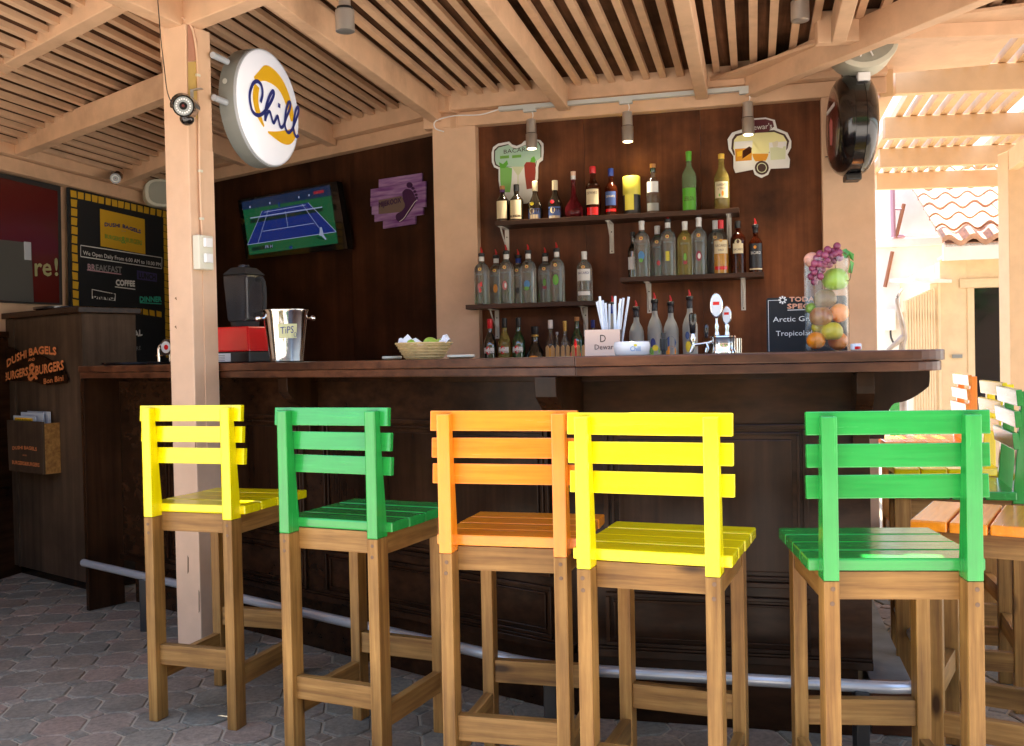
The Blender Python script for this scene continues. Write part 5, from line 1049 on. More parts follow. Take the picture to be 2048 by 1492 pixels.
# beer tap tower
p, q = bar_at(1446, .12); pm = p.dot(fwd) / F
tp = thing('beer_tap', 'chrome beer tap tower with oval badges and black handles', 'beer tap', (p.x, p.y, ZT_), YR)
def lx(u): return (q.p(u, 700) - p.dot(q.t))
def lz(v): return q.at(1446, v).z - ZT_
rt = 25 * pm; MB().lathe([(rt * 1.05, 0), (rt * 1.05, .006), (rt * .97, .012), (rt * .97, lz(672) - .008), (rt * 1.03, lz(672) - .004), (rt * 1.0, lz(672))], 30).build('tower', 'chrome', tp, smooth=True)
MB().lathe([(rt * .7, 0), (rt * .7, lz(677))], 20, (lx(1466), .03)).build('tower', 'chrome', tp, smooth=True)
for u, vt, vb, s, sz in ((1434, 585, 637, 1.0, .0), (1454, 611, 650, .78, .02)):
    x = lx(u); zc_ = (lz(vt) + lz(vb)) / 2; hh_ = (lz(vt) - lz(vb)) / 2; 
    MB().lathe([(.007, lz(672)), (.010, lz(670)), (.006, lz(660)), (.0085, lz(652)), (.004, lz(645)), (.0045, lz(vb) + .004)], 12, (x, sz)).build('stem', 'chrome', tp, smooth=True)
    m = MB().sphere((0, 0, 0), 1, 24, 12); m.v = [(x + a_ * hh_ * .50, sz - .003 + b_ * .007, zc_ + c_ * hh_) for a_, b_, c_ in m.v]; m.build('badge', 'chrome', tp, smooth=True)
    m = MB(); m.add([(x + .40 * hh_ * math.cos(k), sz - .0112, zc_ + .84 * hh_ * math.sin(k)) for k in [i * math.pi / 10 for i in range(20)]], [tuple(range(20))]).build('badge_face', 'white_label', tp)
    MB().box(x - .24 * hh_, x + .24 * hh_, sz - .0118, sz - .0114, zc_ + .002 * s, zc_ + .013 * s).build('badge_band', 'red', tp)
for u, vt, vb, rr_, sx in ((1387, 624, 666, .013, 0), (1414, 648, 675, .0075, .03)):
    x = lx(u); MB().lathe([(rr_ * .55, lz(vb)), (rr_ * .75, lz(vb) + .004), (rr_, lz(vt) - (lz(vt) - lz(vb)) * .35), (rr_ * .95, lz(vt) - .006), (rr_ * .5, lz(vt))], 16, (x, -.02)).build('tap_handle', 'black_gloss', tp, smooth=True)
MB().tube(smooth_path([(lx(1387), -.02, lz(668)), (lx(1387), -.02, lz(684)), (lx(1392), -.02, lz(688)), (lx(1424), -.01, lz(684))], 4), [.006] * 12 + [.010], 10).build('faucet', 'chrome', tp, smooth=True)
MB().lathe([(.010, lz(672)), (.012, lz(676)), (.011, lz(682)), (.006, lz(666))], 12, (lx(1387), -.02)).build('collar', 'chrome', tp, smooth=True)
for a_, b_ in ((1389, 1382), (1417, 1413)): MB().tube([(lx(a_), -.02, lz(687)), (lx((a_ + b_) / 2), -.024, lz(696)), (lx(b_), -.026, lz(704))], [.007, .007, .0055], 10).build('spout', 'chrome', tp, smooth=True)
pj, qj = bar_at(1328, .05); jg = tag(MB().lathe([(.008, 0), (.008, .012), (.0125, .013), (.0125, .052), (.008, .053), (.008, .072)], 14).build('bar_muddler', 'black', None, smooth=True), 'short black bar tool standing beside the tap', 'bar tool'); jg.location = (pj.x, pj.y, ZT_)
# small specials board
p, q = bar_at(1536, .20); A = q.at(1534, 703); 
sbd = thing('menu_board', 'small black specials chalkboard standing behind the fruit vase', 'chalkboard', (A.x, A.y, ZT_), YR)
def sl(u, v): z = q.at(u, v); return ((z - A).dot(q.t), z.z - ZT_)
w1, h1 = sl(1695, 700)[0], sl(1534, 596)[1]
MB().slab([(0, 0), (w1, 0), (w1, h1 - .006), (w1 - .006, h1), (.006, h1), (0, h1 - .006)], 0, .008).build('board', 'chalk_black', sbd)
m = MB(); m.box(.006, .0075, -.0008, -.0002, .002, h1 - .008); m.box(.0078, sl(1556, 600)[0], -.0008, -.0002, h1 - .0095, h1 - .008); m.build('chalk_line', 'chalk_white', sbd)
cx, cz = sl(1565, 600); m = MB()
for k in range(8): a_ = k * math.pi / 4; m.box(0, 0, 0, 0, 0, 0) if False else m.add([(cx + .008 * math.cos(a_ - .3), -.001, cz + .008 * math.sin(a_ - .3)), (cx + .014 * math.cos(a_ - .2), -.001, cz + .014 * math.sin(a_ - .2)), (cx + .014 * math.cos(a_ + .2), -.001, cz + .014 * math.sin(a_ + .2)), (cx + .008 * math.cos(a_ + .3), -.001, cz + .008 * math.sin(a_ + .3))], [(0, 1, 2, 3)])
m.build('flower', 'chalk_white', sbd); MB().tube([(cx + .007 * math.cos(k * .5236), -.001, cz + .007 * math.sin(k * .5236)) for k in range(12)], .0013, 4, True).build('flower', 'chalk_white', sbd)
text("TODAY'S", sbd, sl(1579, 603), sl(1650, 602), sl(1534, 594)[1] - sl(1534, 603)[1], 'orange_pale', -.0014, bold=.0010); text('SPECIALS', sbd, sl(1575, 617), sl(1660, 616), sl(1534, 608)[1] - sl(1534, 617)[1], 'orange_pale', -.0014, bold=.0010)
MB().box(sl(1575, 620)[0], sl(1650, 620)[0], -.0012, -.0004, sl(1575, 621)[1], sl(1575, 619.6)[1]).build('chalk_line', 'chalk_white', sbd)
text('Arctic Grape', sbd, sl(1546, 644), sl(1643, 641), .017, 'chalk_white', -.0014); text('Tropicolada', sbd, sl(1552, 672), sl(1632, 670), .017, 'chalk_white', -.0014)
# fruit vase
p, q = bar_at(1655, .06); pm = p.dot(fwd) / F; VC = Vector((p.x, p.y, ZT_)); RV = 43 * pm; HV = 186 * pm
vz = thing('glass_vase', 'tall clear glass cylinder vase filled with fruit', 'vase', VC, YR)
MB().lathe([(RV * .96, 0), (RV, .004), (RV, HV), (RV - .0035, HV), (RV - .0035, .012), (.001, .011)], 40).build('cylinder', 'vase_glass', vz, smooth=True)
def fr(name, label, u, v, wpx, mat, back=0.0, sc=(1, 1, .95), stem=False, kind='apple'):
    d_ = ray(u, v); base = q.off(back); P_ = base.at(u, v); r_ = wpx * 1.08 / 2 * P_.dot(fwd) / F
    t = thing(name, label, name, P_, random.uniform(0, 360), 'fruit in the glass vase')
    if kind == 'apple':
        pr = []
        for k in range(15):
            a_ = math.pi * k / 14; rr_ = math.sin(a_) * (1 + .10 * math.cos(a_)) ; zz = -math.cos(a_) * .92 + (.16 * math.exp(-(a_ - math.pi) ** 2 / .12) * -1) + .10 * math.exp(-a_ ** 2 / .10)
            pr.append((max(rr_, .002) * r_, zz * r_))
        MB().lathe(pr, 24).build('flesh', mat, t, smooth=True)
    else: MB().sphere((0, 0, 0), r_, 24, 14, sc).build('flesh', mat, t, smooth=True)
    MB().tube([(0, 0, r_ * (.72 if kind == 'apple' else .93)), (.001, 0, r_ * 1.06)], .0013, 5).build('stem', 'bare_wood', t)
    return t
IN = -.012
fr('orange', 'bright orange lying at the left foot of the glass vase', 1632, 681, 34, 'orange_skin', -.022, kind='ball')
fr('orange', 'orange half hidden by the yellow apple at the vase foot', 1676, 682, 36, 'orange_skin', .025, kind='ball')
fr('apple', 'yellow apple near the foot of the glass vase', 1664, 662, 40, 'apple_yellow', -.02)
fr('lemon', 'small yellow fruit behind the apples low in the vase', 1637, 655, 26, 'apple_yellow', .03, kind='ball')
fr('apple', 'blushed red and green apple in the middle of the vase', 1642, 632, 42, 'apple_blush', -.02)
fr('orange', 'pale orange in the middle right of the vase', 1678, 626, 37, 'orange_skin', .0, kind='ball')
fr('lime', 'green lime against the vase wall behind the blushed apple', 1623, 617, 22, 'lime_skin', .02, kind='ball')
fr('pear', 'brown russet pear lying across the vase', 1650, 597, 42, 'pear_skin', .0)
fr('apple', 'large bright green apple in the top of the vase', 1671, 558, 48, 'apple_green', -.005)
fr('peach', 'pink peach resting on the vase rim', 1624, 520, 30, 'peach_skin', .0, kind='ball')
gb = thing('grape_bunch', 'bunch of dark red grapes hanging over the vase rim', 'grapes', VC + Vector((0, 0, HV)), 0)
random.seed(11); gme = MB().sphere((0, 0, 0), .0118, 14, 9).mesh('grape', True); gme.materials.append(MATS['grape_skin'])
gp = [(1674, 492), (1655, 499), (1665, 503), (1678, 505), (1640, 508), (1650, 510), (1661, 512), (1672, 514), (1634, 517), (1645, 519), (1655, 521), (1667, 522), (1679, 516), (1629, 527), (1639, 528), (1648, 530), (1658, 529), (1625, 537), (1634, 538), (1644, 539), (1651, 525), (1629, 545), (1638, 548), (1622, 553), (1632, 556), (1641, 553), (1629, 564), (1660, 519), (1669, 508), (1647, 515)]
for i, (u, v) in enumerate(gp):
    P_ = q.off(-.055 + random.uniform(-.012, .012) + (.03 if u > 1655 else 0)).at(u, v); o = bpy.data.objects.new('grape', gme); COL.objects.link(o); o.parent = gb; o.location = P_ - (VC + Vector((0, 0, HV))); s_ = random.uniform(.9, 1.12); o.scale = (s_,) * 3
for pts in ([(1684, 500), (1692, 497), (1700, 505), (1696, 516), (1688, 517)], [(1697, 501), (1708, 508), (1707, 522), (1699, 516)], [(1701, 520), (1708, 526), (1704, 547), (1696, 545), (1699, 530)]):
    m = MB(); g0 = VC + Vector((0, 0, HV)); vs = [q.off(-.03 + .008 * (k % 2)).at(*p_) - g0 for k, p_ in enumerate(pts)]; m.add(vs, [tuple(range(len(vs)))]); o = m.build('leaf', 'leaf', gb); md = o.modifiers.new('thick', 'SOLIDIFY'); md.thickness = .0012
MB().tube(smooth_path([tuple(q.off(-.03).at(*p_) - (VC + Vector((0, 0, HV)))) for p_ in ((1680, 500), (1696, 512), (1701, 535), (1701, 555), (1696, 562), (1691, 558))], 4), .0012, 5).build('tendril', 'bare_wood', gb)
p, q2 = bar_at(1712, .02); cu = thing('sauce_pot', 'tiny white pot with a red label beside the vase', 'pot', (p.x, p.y, ZT_), YR); pm = p.dot(fwd) / F
MB().lathe([(9 * pm, 0), (11 * pm, .003), (11 * pm, .019), (9.5 * pm, .022)], 20).build('pot', 'white_gloss', cu, smooth=True); sector(11 * pm + .0006, .004, .013, -.3, .9).build('label', 'red', cu)
# left end of the bar: black tray and tap
p, q = bar_at(278, .08); tr = tag(MB().lathe([(.17, 0), (.185, .004), (.187, .014), (.18, .014), (.178, .006), (.002, .005)], 40).build('serving_tray', 'black_gloss', None, smooth=True), 'round black serving tray lying at the cabinet end of the bar', 'tray'); tr.location = (p.x, p.y, ZT_)
p, q = bar_at(335, .16); bt_ = thing('soda_tap', 'small chrome tap fountain with a round red badge beside the post', 'tap', (p.x, p.y, ZT_), YL + 15); pm = p.dot(fwd) / F
MB().lathe([(.02, 0), (.022, .004), (.011, .010), (.011, .075)], 16, (.02, 0)).build('column', 'chrome', bt_, smooth=True); m = disc(-.014, .014, .042, .042, 28); m.v = [(x + .004, y, z + .088) for x, y, z in m.v]; m.build('drum', 'chrome', bt_, smooth=True)
m = disc(-.0165, -.0145, .03, .03, 24); m.v = [(x + .004, y, z + .088) for x, y, z in m.v]; m.build('badge', 'white_label', bt_); m = disc(-.018, -.017, .014, .014, 16); m.v = [(x + .008, y, z + .088) for x, y, z in m.v]; m.build('badge', 'red', bt_)
MB().tube(smooth_path([(-.03, -.01, .10), (-.045, -.015, .085), (-.045, -.015, .03), (-.045, -.015, .012)], 3), .007, 8).build('spout', 'chrome', bt_, smooth=True); MB().tube([(-.06, -.015, .045), (-.02, -.015, .045)], .004, 6).build('lever', 'chrome', bt_)
cbl = thing('cable', 'black cable hanging from the chalkboard to the chrome tap', 'cable', (0, 0, 0), 0)
MB().tube(smooth_path([tuple(CW.off(-.03).at(*p_)) for p_ in ((330, 594), (318, 612), (318, 640), (330, 662), (345, 676), (356, 690))], 4), .006, 6).build('strand', 'black', cbl)
# ================================================================== LEFT CABINET
CBP = VP(YL, 0); cor = Vector((-2.33, 5.31, 0)); CBP.c = cor.dot(nL)
cab = thing('wooden_cabinet', 'tall dark brown wooden cabinet at the left end of the bar', 'cabinet', cor, YL)
ztop = CBP.at(165, 626).z
MB().box(-1.25, 0, 0, .32, .06, ztop).build('body', 'cabinet_wood', cab, bevel=.004); MB().box(-1.24, -.03, .05, .30, 0, .059).build('plinth', 'bar_wood', cab)
MB().box(-1.27, .025, -.03, .34, ztop + .001, ztop + .036).build('top', 'bar_wood', cab, bevel=.005); MB().box(-.80, -.78, -.008, 0, .06, ztop).build('edge_strip', 'cabinet_wood', cab, bevel=.002)
tr2 = tag(MB().lathe([(.17, 0), (.19, .004), (.192, .016), (.185, .016), (.182, .006), (.002, .005)], 36).build('serving_tray', 'black_gloss', None, smooth=True), 'round black serving tray lying on top of the tall cabinet', 'tray'); w_ = ROOT[cab.name] @ Vector((-.40, .14, ztop + .037)); tr2.location = w_
def cs3(x, y): return (x * .2010, 660 + y * .2011)
SP = CBP.off(-.012)
pl_s = px_sign('shop_sign', 'dark cut plank sign with orange shop lettering on the cabinet', 'sign', SP, cs3(380, 350))
poly_part(pl_s, SP, [cs3(*p_) for p_ in [(5, 150), (130, 175), (200, 215), (420, 250), (520, 300), (620, 330), (690, 490), (670, 530), (480, 548), (330, 510), (75, 505), (95, 360), (60, 240)]], 'board', 'bar_wood', 0, .011)
kw = dict(bold=.0028)
px_text('DUSHI', pl_s, SP, cs3(92, 368), cs3(285, 272), 14, 'orange_letter', -.0125, arc=.006, **kw); px_text('BAGELS', pl_s, SP, cs3(312, 258), cs3(582, 248), 14, 'orange_letter', -.0125, arc=.010, **kw)
px_text('AND', pl_s, SP, cs3(304, 312), cs3(368, 302), 5.5, 'orange_letter', -.0125); px_text('BURGERS', pl_s, SP, cs3(72, 502), cs3(300, 446), 15, 'orange_letter', -.0125, **kw); px_text('&', pl_s, SP, cs3(302, 505), cs3(398, 480), 32, 'orange_letter', -.0132, **kw); px_text('BURGERS', pl_s, SP, cs3(378, 445), cs3(655, 390), 17, 'orange_letter', -.0125, **kw); px_text('Bon Bini', pl_s, SP, cs3(458, 535), cs3(652, 500), 10, 'orange_letter', -.0125, bold=.001)
LHP = CBP.off(-.10)
A = LHP.at(*cs3(65, 895)); lh = thing('leaflet_holder', 'dark wooden leaflet box fixed to the cabinet front', 'leaflet holder', A, YL)
wl_ = (LHP.at(*cs3(420, 930)) - A).dot(tL); hl = A.z - LHP.at(*cs3(120, 1400)).z
MB().slab([(0, 0), (wl_, 0), (wl_ - .0, -hl), (.012, -hl)], 0, .012).build('front', 'cabinet_wood', lh, bevel=.002)
for x in (0.0, wl_ - .010): MB().box(x, x + .010, .0122, .098, -hl, -.01).build('side', 'rail_wood', lh, bevel=.001)
MB().box(.01, wl_ - .01, .0122, .098, -hl, -hl + .01).build('bottom', 'cabinet_wood', lh)
text('DUSHI BAGELS', lh, (wl_ * .16, -hl * .58), (wl_ * .84, -hl * .56), .018, 'orange_letter', -.0015, arc=.006, bold=.001); text('AND', lh, (wl_ * .44, -hl * .68), (wl_ * .56, -hl * .68), .008, 'orange_letter', -.0015); text('BURGERS&BURGERS', lh, (wl_ * .14, -hl * .86), (wl_ * .9, -hl * .86), .02, 'orange_letter', -.0015, bold=.001)
for k, (dx, y, hh_, mt, lab) in enumerate(((.02, .03, .025, 'lightgrey', 'grey leaflet with a yellow title strip standing in the leaflet box'), (.07, .05, .045, 'lightgrey', 'plain grey leaflet standing in the middle of the leaflet box'), (.095, .075, .05, 'lightgrey', 'plain grey leaflet standing at the back of the leaflet box'))):
    t = thing('leaflet', lab, 'leaflet', ROOT[lh.name] @ Vector((dx, y, -hl + .012)), YL, 'leaflets in the box'); MB().box(0, wl_ * .62, 0, .008, 0, hl - .012 + hh_).build('sheet', mt, t, bevel=.001)
    if k == 0: MB().box(.02, wl_ * .55, -.001, -.0002, hl - .012 - .01, hl + .002).build('title_strip', 'gold_paint', t); text('Lunch & Dinner', t, (.03, hl - .016), (wl_ * .52, hl - .016), .014, 'ink', -.0015)
dk = thing('shade_panelling', 'dark panelling added for the darkness left of the cabinet', 'panelling', CW.w(0, 0), 76)  # dark sheet put in where the space beside the cabinet is only dark
MB().box(c1_ - 5.4, c1_ - 1.35, -.025, -.003, 0, 1.42).build('panel', 'bar_wood', dk); MB().box(c1_ - 5.4, c1_ - 1.33, -.035, -.003, 1.421, 1.46).build('cap_rail', 'bar_wood', dk, bevel=.004)
# ================================================================== CHALKBOARD AND RED WINDOW
KB = CW.off(-.03)
def ck(x, y): return (x * .2548, 340 + y * .2547)
kb = px_sign('menu_chalkboard', 'big black menu chalkboard with a yellow painted square border', 'chalkboard', KB, ck(920, 600))
poly_part(kb, KB, [ck(520, 138), ck(1300, 320), ck(1328, 1560), ck(545, 1500)], 'board', 'chalk_black', 0, .02)
def sqr(x, y, w_=44, h_=52): j_ = lambda: random.uniform(-3, 3); poly_part(kb, KB, [ck(x - w_ / 2 + j_(), y - h_ / 2 - 5), ck(x + w_ / 2 + j_(), y - h_ / 2 + 5), ck(x + w_ / 2 + j_(), y + h_ / 2 + 4), ck(x - w_ / 2 + j_(), y + h_ / 2 - 4)], 'border_square', 'yolk', .0205, 0)
for k in range(15): t = k / 14; sqr(556 + (1278 - 556) * (t ** .95), 190 + (350 - 190) * (t ** .95), 46 - 10 * t, 54 - 4 * t)
for k in range(1, 13): t = k / 12; sqr(558 + 16 * t, 190 + (1048 - 190) * t, 46, 58)
for k in range(1, 21): t = k / 20; sqr(1279 + 22 * t, 350 + (1450 - 350) * t, 36, 50)
for k in range(4): sqr(1072 + k * 52, 1108 + k * 8, 40, 44)
poly_part(kb, KB, [ck(762, 305), ck(1114, 388), ck(1120, 663), ck(768, 598)], 'poster', 'yolk', .0215, .001)
px_text('DUSHI', kb, KB, ck(798, 442), ck(918, 452), 7, 'navy', -.024, bold=.002); px_text('BAGELS', kb, KB, ck(940, 455), ck(1082, 500), 7, 'navy', -.024, bold=.002); px_text('and', kb, KB, ck(930, 482), ck(962, 488), 2.4, 'grey', -.024); px_text('BURGERS', kb, KB, ck(800, 535), ck(925, 562), 8, 'chalk_green', -.024, bold=.001); px_text('&', kb, KB, ck(928, 575), ck(965, 580), 13, 'chalk_green', -.024, bold=.002); px_text('BURGERS', kb, KB, ck(968, 568), ck(1092, 592), 9, 'chalk_green', -.024, bold=.001)
for a_, b_ in (((612, 592), (1252, 690)), ((612, 680), (1250, 776)), ((612, 592), (612, 680)), ((1252, 690), (1250, 776))): q_, y_ = px_poly(kb, KB, [ck(*a_), ck(*b_)]); MB().ribbon(q_, .006, y_ - .0208, 0).build('chalk_line', 'chalk_white', kb)
px_text('We Open Daily From 6.00 AM to 10.00 PM', kb, KB, ck(630, 665), ck(1240, 758), 8, 'chalk_white', -.0215, bold=.0007)
px_text('BREAKFAST', kb, KB, ck(668, 785), ck(935, 808), 12, 'chalk_grey', -.0215, bold=.002); px_text('B', kb, KB, ck(668, 785), ck(690, 787), 12, 'chalk_pink', -.022); px_text('R', kb, KB, ck(698, 788), ck(722, 790), 12, 'chalk_pink', -.022); px_text('COFFEE', kb, KB, ck(890, 905), ck(1038, 915), 11, 'chalk_white', -.0215, bold=.003); px_text('DINNER', kb, KB, ck(1078, 1035), ck(1248, 1035), 10, 'chalk_teal', -.0215, bold=.003)
for a_, b_, mt in (((662, 785), (932, 820), 'chalk_pink'), ((882, 918), (1042, 938), 'chalk_white'), ((1078, 1042), (1248, 1052), 'chalk_teal')): q_, y_ = px_poly(kb, KB, [ck(*a_), ck(*b_)]); MB().ribbon(q_, .007, y_ - .0208, 0).build('chalk_line', mt, kb)
poly_part(kb, KB, [ck(1055, 788), ck(1212, 815), ck(1212, 880), ck(1055, 858)], 'chalk_patch', 'chalk_violet', .0206, 0); px_text('LUNCH', kb, KB, ck(1070, 848), ck(1200, 866), 11, 'chalk_black', -.0215, bold=.003)
poly_part(kb, KB, [ck(700, 935), ck(888, 972), ck(886, 1028), ck(700, 1010)], 'chalk_patch', 'chalk_white', .0206, 0); poly_part(kb, KB, [ck(705, 942), ck(882, 978), ck(880, 1005), ck(705, 990)], 'chalk_patch', 'chalk_black', .0210, 0); px_text('DRINKS', kb, KB, ck(712, 1012), ck(875, 1022), 13, 'chalk_black', -.0216, bold=.003)
sp2 = px_sign('specials_board', 'lower black board with chalked special lettering behind the cabinet', 'chalkboard', CW.off(-.012), ck(1100, 1300)); px_text('SPECIAL', sp2, KB, ck(890, 1345), ck(1095, 1298), 12, 'chalk_white', -.0225, bold=.003); px_text('ORE', sp2, KB, ck(1020, 1424), ck(1085, 1412), 8, 'chalk_grey', -.0225)
poly_part(sp2, CW.off(-.012), [ck(560, 1155), ck(1262, 1155), ck(1275, 1500), ck(560, 1500)], 'board', 'chalk_black', 0, .012)
bx = px_sign('junction_box', 'small pale blue grey box on the wall beside the chalkboard', 'box', CW.off(-.01), ck(1350, 1010)); poly_part(bx, CW.off(-.03), [ck(1315, 900), ck(1390, 895), ck(1392, 1115), ck(1318, 1122)], 'cover', 'lightgrey', 0, .03)
RW = CW.off(-.01)
rw = px_sign('shop_window', 'dark red shop window with pale lettering beside the chalkboard', 'window', RW, ck(150, 600))
poly_part(rw, RW, [ck(-260, -30), ck(455, 130), ck(470, 1060), ck(-260, 1030)], 'frame', 'matt_black', 0, .02); poly_part(rw, RW, [ck(-240, 10), ck(425, 168), ck(440, 1045), ck(-240, 1020)], 'pane', 'red_window', .021, .004)
poly_part(rw, RW, [ck(-100, 540), ck(215, 575), ck(235, 1040), ck(-100, 1020)], 'poster', 'dim_grey', .026, .002); poly_part(rw, RW, [ck(155, 565), ck(205, 570), ck(208, 710), ck(160, 705)], 'latch', 'lightgrey', .029, .006)
px_text('re', rw, RW, ck(245, 832), ck(372, 830), 24, 'dim_yellow', -.029, bold=.003, caps=True); px_text('!', rw, RW, ck(402, 829), ck(424, 828), 34, 'dim_yellow', -.029, bold=.003)
# ================================================================== OUTSIDE, RIGHT
OB = VP(YR, 9.67)
ob = thing('tiled_house', 'sunlit cream house with a clay tiled roof and dark windows beyond the pergola', 'house', OB.w(0, 0), YR)
def o2(u, v): z = OB.at(u, v); return (z.dot(OB.t), z.z)
xl = o2(1880, 600)[0]; ze = o2(1890, 487)[1] - .16
xw0, xw1 = o2(1934, 600)[0], o2(2014, 600)[0]; zw1 = o2(1960, 575)[1]; zw0 = o2(1960, 856)[1]
MB().box(xl, xw0, 0, .25, 0, ze).build('wall', 'house_cream', ob); MB().box(xw0 + .001, xl + 4.5, .0, .25, zw1, ze).build('wall', 'house_cream', ob); MB().box(xw0 + .001, xl + 4.5, 0, .25, 0, zw0).build('wall', 'house_cream', ob); MB().box(xl + 2.6, xl + 4.5, 0.001, .25, zw0, zw1).build('wall', 'house_cream', ob)
MB().box(xl, xl + 4.5, .26, 5, 0, ze).build('rear_wall', 'house_cream', ob)
glass('window_glass', (.03, .03, .035), .03, 1.5); plain('window_dark', (.010, .009, .010), .04, spec=.35)
MB().box(xw0, xl + 2.6, .10, .12, zw0, zw1).build('window', 'window_dark', ob)
for x in (xw0, xw0 + .62, xw0 + 1.3): MB().box(x, x + .06, -.01, .12, zw0, zw1).build('window_frame', 'house_cream', ob, bevel=.004)
MB().box(xw0 - .06, xl + 2.7, -.02, .01, zw1, zw1 + .08).build('window_frame', 'house_cream', ob); MB().box(xw0, xl + 2.6, -.03, .05, zw0 - .05, zw0 - .001).build('sill', 'white_wall', ob)
MB().box(o2(1904, 715)[0], o2(1924, 715)[0], -.02, 0, o2(1910, 716)[1], o2(1910, 709)[1]).build('wall_vent', 'grey', ob)
MB().box(xl - .02, xl + 4.6, -.30, -.26, ze - .02, ze + .12).build('fascia', 'white_wall', ob); MB().box(xl - .02, xl + 4.6, -.26, .0, ze, ze + .03).build('soffit', 'house_cream', ob)
rf = MB().hexa([(xl, -.30, ze + .10), (xl + 4.6, -.30, ze + .10), (xl + 4.6, 2.3, ze + 1.25), (xl, 2.3, ze + 1.25), (xl, -.30, ze + .13), (xl + 4.6, -.30, ze + .13), (xl + 4.6, 2.3, ze + 1.28), (xl, 2.3, ze + 1.28)]).build('roof', 'terracotta', ob)
TW, TL = .205, .36; tm = MB(); nseg = 8; vs = []
for yy, zz in ((0.004, -.05), (0, .0), (TL + .03, .026)):
    for k in range(nseg + 1): x = TW * k / nseg; vs.append((x, yy, zz + .030 * math.sin(2 * math.pi * k / nseg)))
tm.add(vs, [(r_ * (nseg + 1) + k, r_ * (nseg + 1) + k + 1, (r_ + 1) * (nseg + 1) + k + 1, (r_ + 1) * (nseg + 1) + k) for r_ in range(2) for k in range(nseg)]); tile_me = tm.mesh('roof_tile', True); tile_me.materials.append(MATS['terracotta'])
ang = math.atan2(1.15, 2.6); Ls = math.hypot(1.15, 2.6)
for i in range(16):
    for j in range(8):
        o = bpy.data.objects.new('roof_tile', tile_me); COL.objects.link(o); o.parent = rf; s_ = j * TL * .98 - .03
        o.location = (xl - .03 + i * TW, -.30 + s_ * math.cos(ang), ze + .19 + s_ * math.sin(ang) + random.uniform(-.003, .003)); o.rotation_euler = (ang - .13, 0, random.uniform(-.01, .01))
# louvred gate leading to the house
gp0 = OB.off(-.4).at(1816, 900); gp1 = OB.off(-.02).at(1876, 900); gz = OB.at(1860, 578).z
gt = thing('louvred_gate', 'cream gate of narrow vertical slats beside the house wall', 'gate', (gp0.x, gp0.y, 0), math.degrees(math.atan2(gp1.y - gp0.y, gp1.x - gp0.x))); Lg = (gp1 - gp0).length
Lg = math.hypot(gp1.x - gp0.x, gp1.y - gp0.y)
for k in range(11): MB().box(k * Lg / 11, k * Lg / 11 + Lg / 18, 0, .03, .05, gz - .12 + .012 * k).build('slat', 'house_cream', gt)
MB().box(-.02, Lg + .02, .031, .06, gz - .3, gz - .22).build('rail', 'house_cream', gt); MB().box(-.02, Lg + .02, .031, .06, .2, .28).build('rail', 'house_cream', gt); MB().box(Lg + .001, Lg + .07, -.02, .06, 0, gz + .05).build('hinge_post', 'house_cream', gt, bevel=.004); MB().box(-.06, Lg + .1, -.1, .12, gz + .051, gz + .08).build('cap', 'white_wall', gt)
# white boundary house wall farther back
BW2 = VP(YR, 12.2); bw = thing('white_house', 'plain white house wall behind the gate', 'house', BW2.w(0, 0), YR)
x0_, x1_ = BW2.p(1690, 500), BW2.p(1990, 500); zt2 = BW2.at(1800, 494).z; zt3 = BW2.at(1800, 380).z
MB().box(x0_, x1_, 0, .3, 0, zt2).build('wall', 'white_wall', bw); MB().box(x0_, x1_, -.05, .3, zt2 + .001, zt2 + .10).build('ledge', 'white_wall', bw, bevel=.01); MB().box(x0_, x1_, .1, .3, zt2 + .101, zt3 + 1.2).build('wall', 'white_wall', bw)
plain('rust', (.30, .12, .06), .8); plain('pipe_pink', (.45, .25, .30), .6)
def bwl(u, v, dc=-.06): return tuple(loc_of(bw, BW2.off(dc).at(u, v)))
for a_, b_, mt, r_ in (((1785, 380), (1787, 474), 'pipe_pink', .028), ((1808, 408), (1792, 476), 'rust', .022), ((1787, 474), (1810, 472), 'pipe_pink', .02), ((1788, 418), (1806, 418), 'pipe_pink', .014), ((1785, 503), (1770, 574), 'rust', .022)): MB().tube([bwl(*a_), bwl(*b_)], r_, 7).build('pipe', mt, bw)
MB().box(*(lambda p_: (p_[0] - .06, p_[0] + .06, -.08, 0, p_[2] - .12, p_[2] + .12))(bwl(1780, 640))).build('meter_box', 'white_wall', bw); MB().tube(smooth_path([bwl(1781, 655), bwl(1782, 675), bwl(1790, 690)], 3), .012, 6).build('wire', 'black', bw)
# bare driftwood branch standing behind the bar end
paint('driftwood', (.50, .46, .40), .8, .3, .6)
br = thing('bare_branch', 'bare weathered branch rising behind the counter end', 'branch', (0, 0, 0), 0)
bp = [tuple(at_y(u, v, 6.4)) for u, v in ((1808, 900), (1806, 790), (1804, 700), (1809, 672), (1803, 640), (1797, 615), (1794, 600), (1798, 588), (1805, 578))]; MB().tube(smooth_path(bp, 4), [.026 - .00060 * k for k in range(33)], 8).build('stem', 'driftwood', br, smooth=True); MB().tube(smooth_path([tuple(at_y(u, v, 6.4)) for u, v in ((1806, 674), (1795, 684), (1783, 694), (1770, 705))], 3), [.022 - .0012 * k for k in range(10)], 7).build('limb', 'driftwood', br, smooth=True)
# green upright banner
gbn = thing('banner_sign', 'narrow upright green banner with white letters behind the bar end', 'sign', at_y(1791, 860, 8.5), YR); gz1 = at_y(1791, 770, 8.5).z - at_y(1791, 860, 8.5).z
MB().box(-.045, .045, 0, .02, -at_y(1791, 860, 8.5).z, gz1).build('panel', 'green', gbn); MB().box(.10, .15, 0, .05, -at_y(1791, 860, 8.5).z, gz1 + .2).build('pole', 'white_wall', gbn)

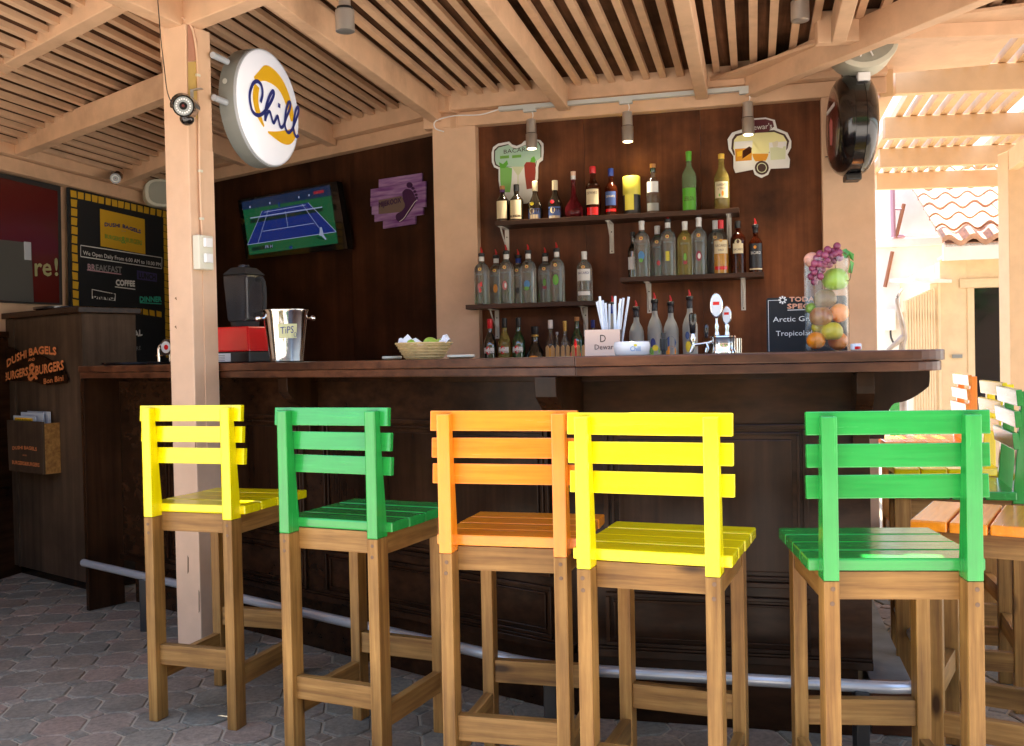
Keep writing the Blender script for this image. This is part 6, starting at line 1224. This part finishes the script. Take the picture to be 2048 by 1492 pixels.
# unseen house and trees added behind the viewer to warm the reflections
oh = thing('reflection_house', 'unseen cream house with brown shutters added behind the viewer for its reflections', 'house', (0, -9, 0), 0)
wood('shutter_wood', (.08, .035, .015), (.16, .07, .03), 2, .6)
MB().box(-11, 11, -.4, 0, 0, 4.6).build('wall', 'cream', oh); MB().box(-11.4, 11.4, -.5, .7, 4.601, 4.8).build('eave', 'shutter_wood', oh)
MB().hexa([(-11.4, -.5, 4.801), (11.4, -.5, 4.801), (11.4, .7, 4.801), (-11.4, .7, 4.801), (-11.4, -6, 7.2), (11.4, -6, 7.2), (11.4, -5.8, 7.3), (-11.4, -5.8, 7.3)]).build('roof', 'terracotta', oh)
for k in range(6):
    x = -9.5 + k * 3.6; MB().box(x, x + 1.1, .001, .03, 1.0, 2.4).build('window', 'window_dark', oh)
    for dx in (-.52, 1.12): MB().box(x + dx, x + dx + .5, .001, .05, .95, 2.45).build('shutter', 'shutter_wood', oh, bevel=.01)
def hedge(x, y, s, lab):
    t = thing('reflection_tree', lab, 'tree', (x, y, 0), 0, 'unseen trees added for reflections'); MB().tube([(0, 0, 0), (.05, .03, 1.2), (-.05, .1, 2.2)], [.14, .11, .07], 8).build('trunk', 'side_wood', t)
    m = MB(); rnd = random.Random(int(x * 10))
    for k in range(700):
        a_ = rnd.uniform(0, 6.283); b2 = math.acos(rnd.uniform(-1, 1)); rr_ = s * rnd.uniform(.35, 1) ** .5 * (1 + .25 * math.sin(3 * a_)); c_ = Vector((rr_ * math.sin(b2) * math.cos(a_), rr_ * math.sin(b2) * math.sin(a_), 2.6 + rr_ * .8 * math.cos(b2)))
        u1 = Vector((rnd.uniform(-1, 1), rnd.uniform(-1, 1), rnd.uniform(-1, 1))).normalized() * .16; u2 = u1.cross(Vector((rnd.uniform(-1, 1), rnd.uniform(-1, 1), 1))).normalized() * .10; m.add([c_ - u1, c_ + u2, c_ + u1, c_ - u2], [(0, 1, 2, 3)])
    m.build('crown', 'leaf', t)
hedge(2.6, -6.5, 1.3, 'leafy green tree added out of view before the middle of the house'); hedge(-4.2, -6.8, 1.5, 'largest leafy green tree added out of view for reflections'); hedge(6.5, -6.2, 1.2, 'smallest leafy green tree added out of view for reflections')
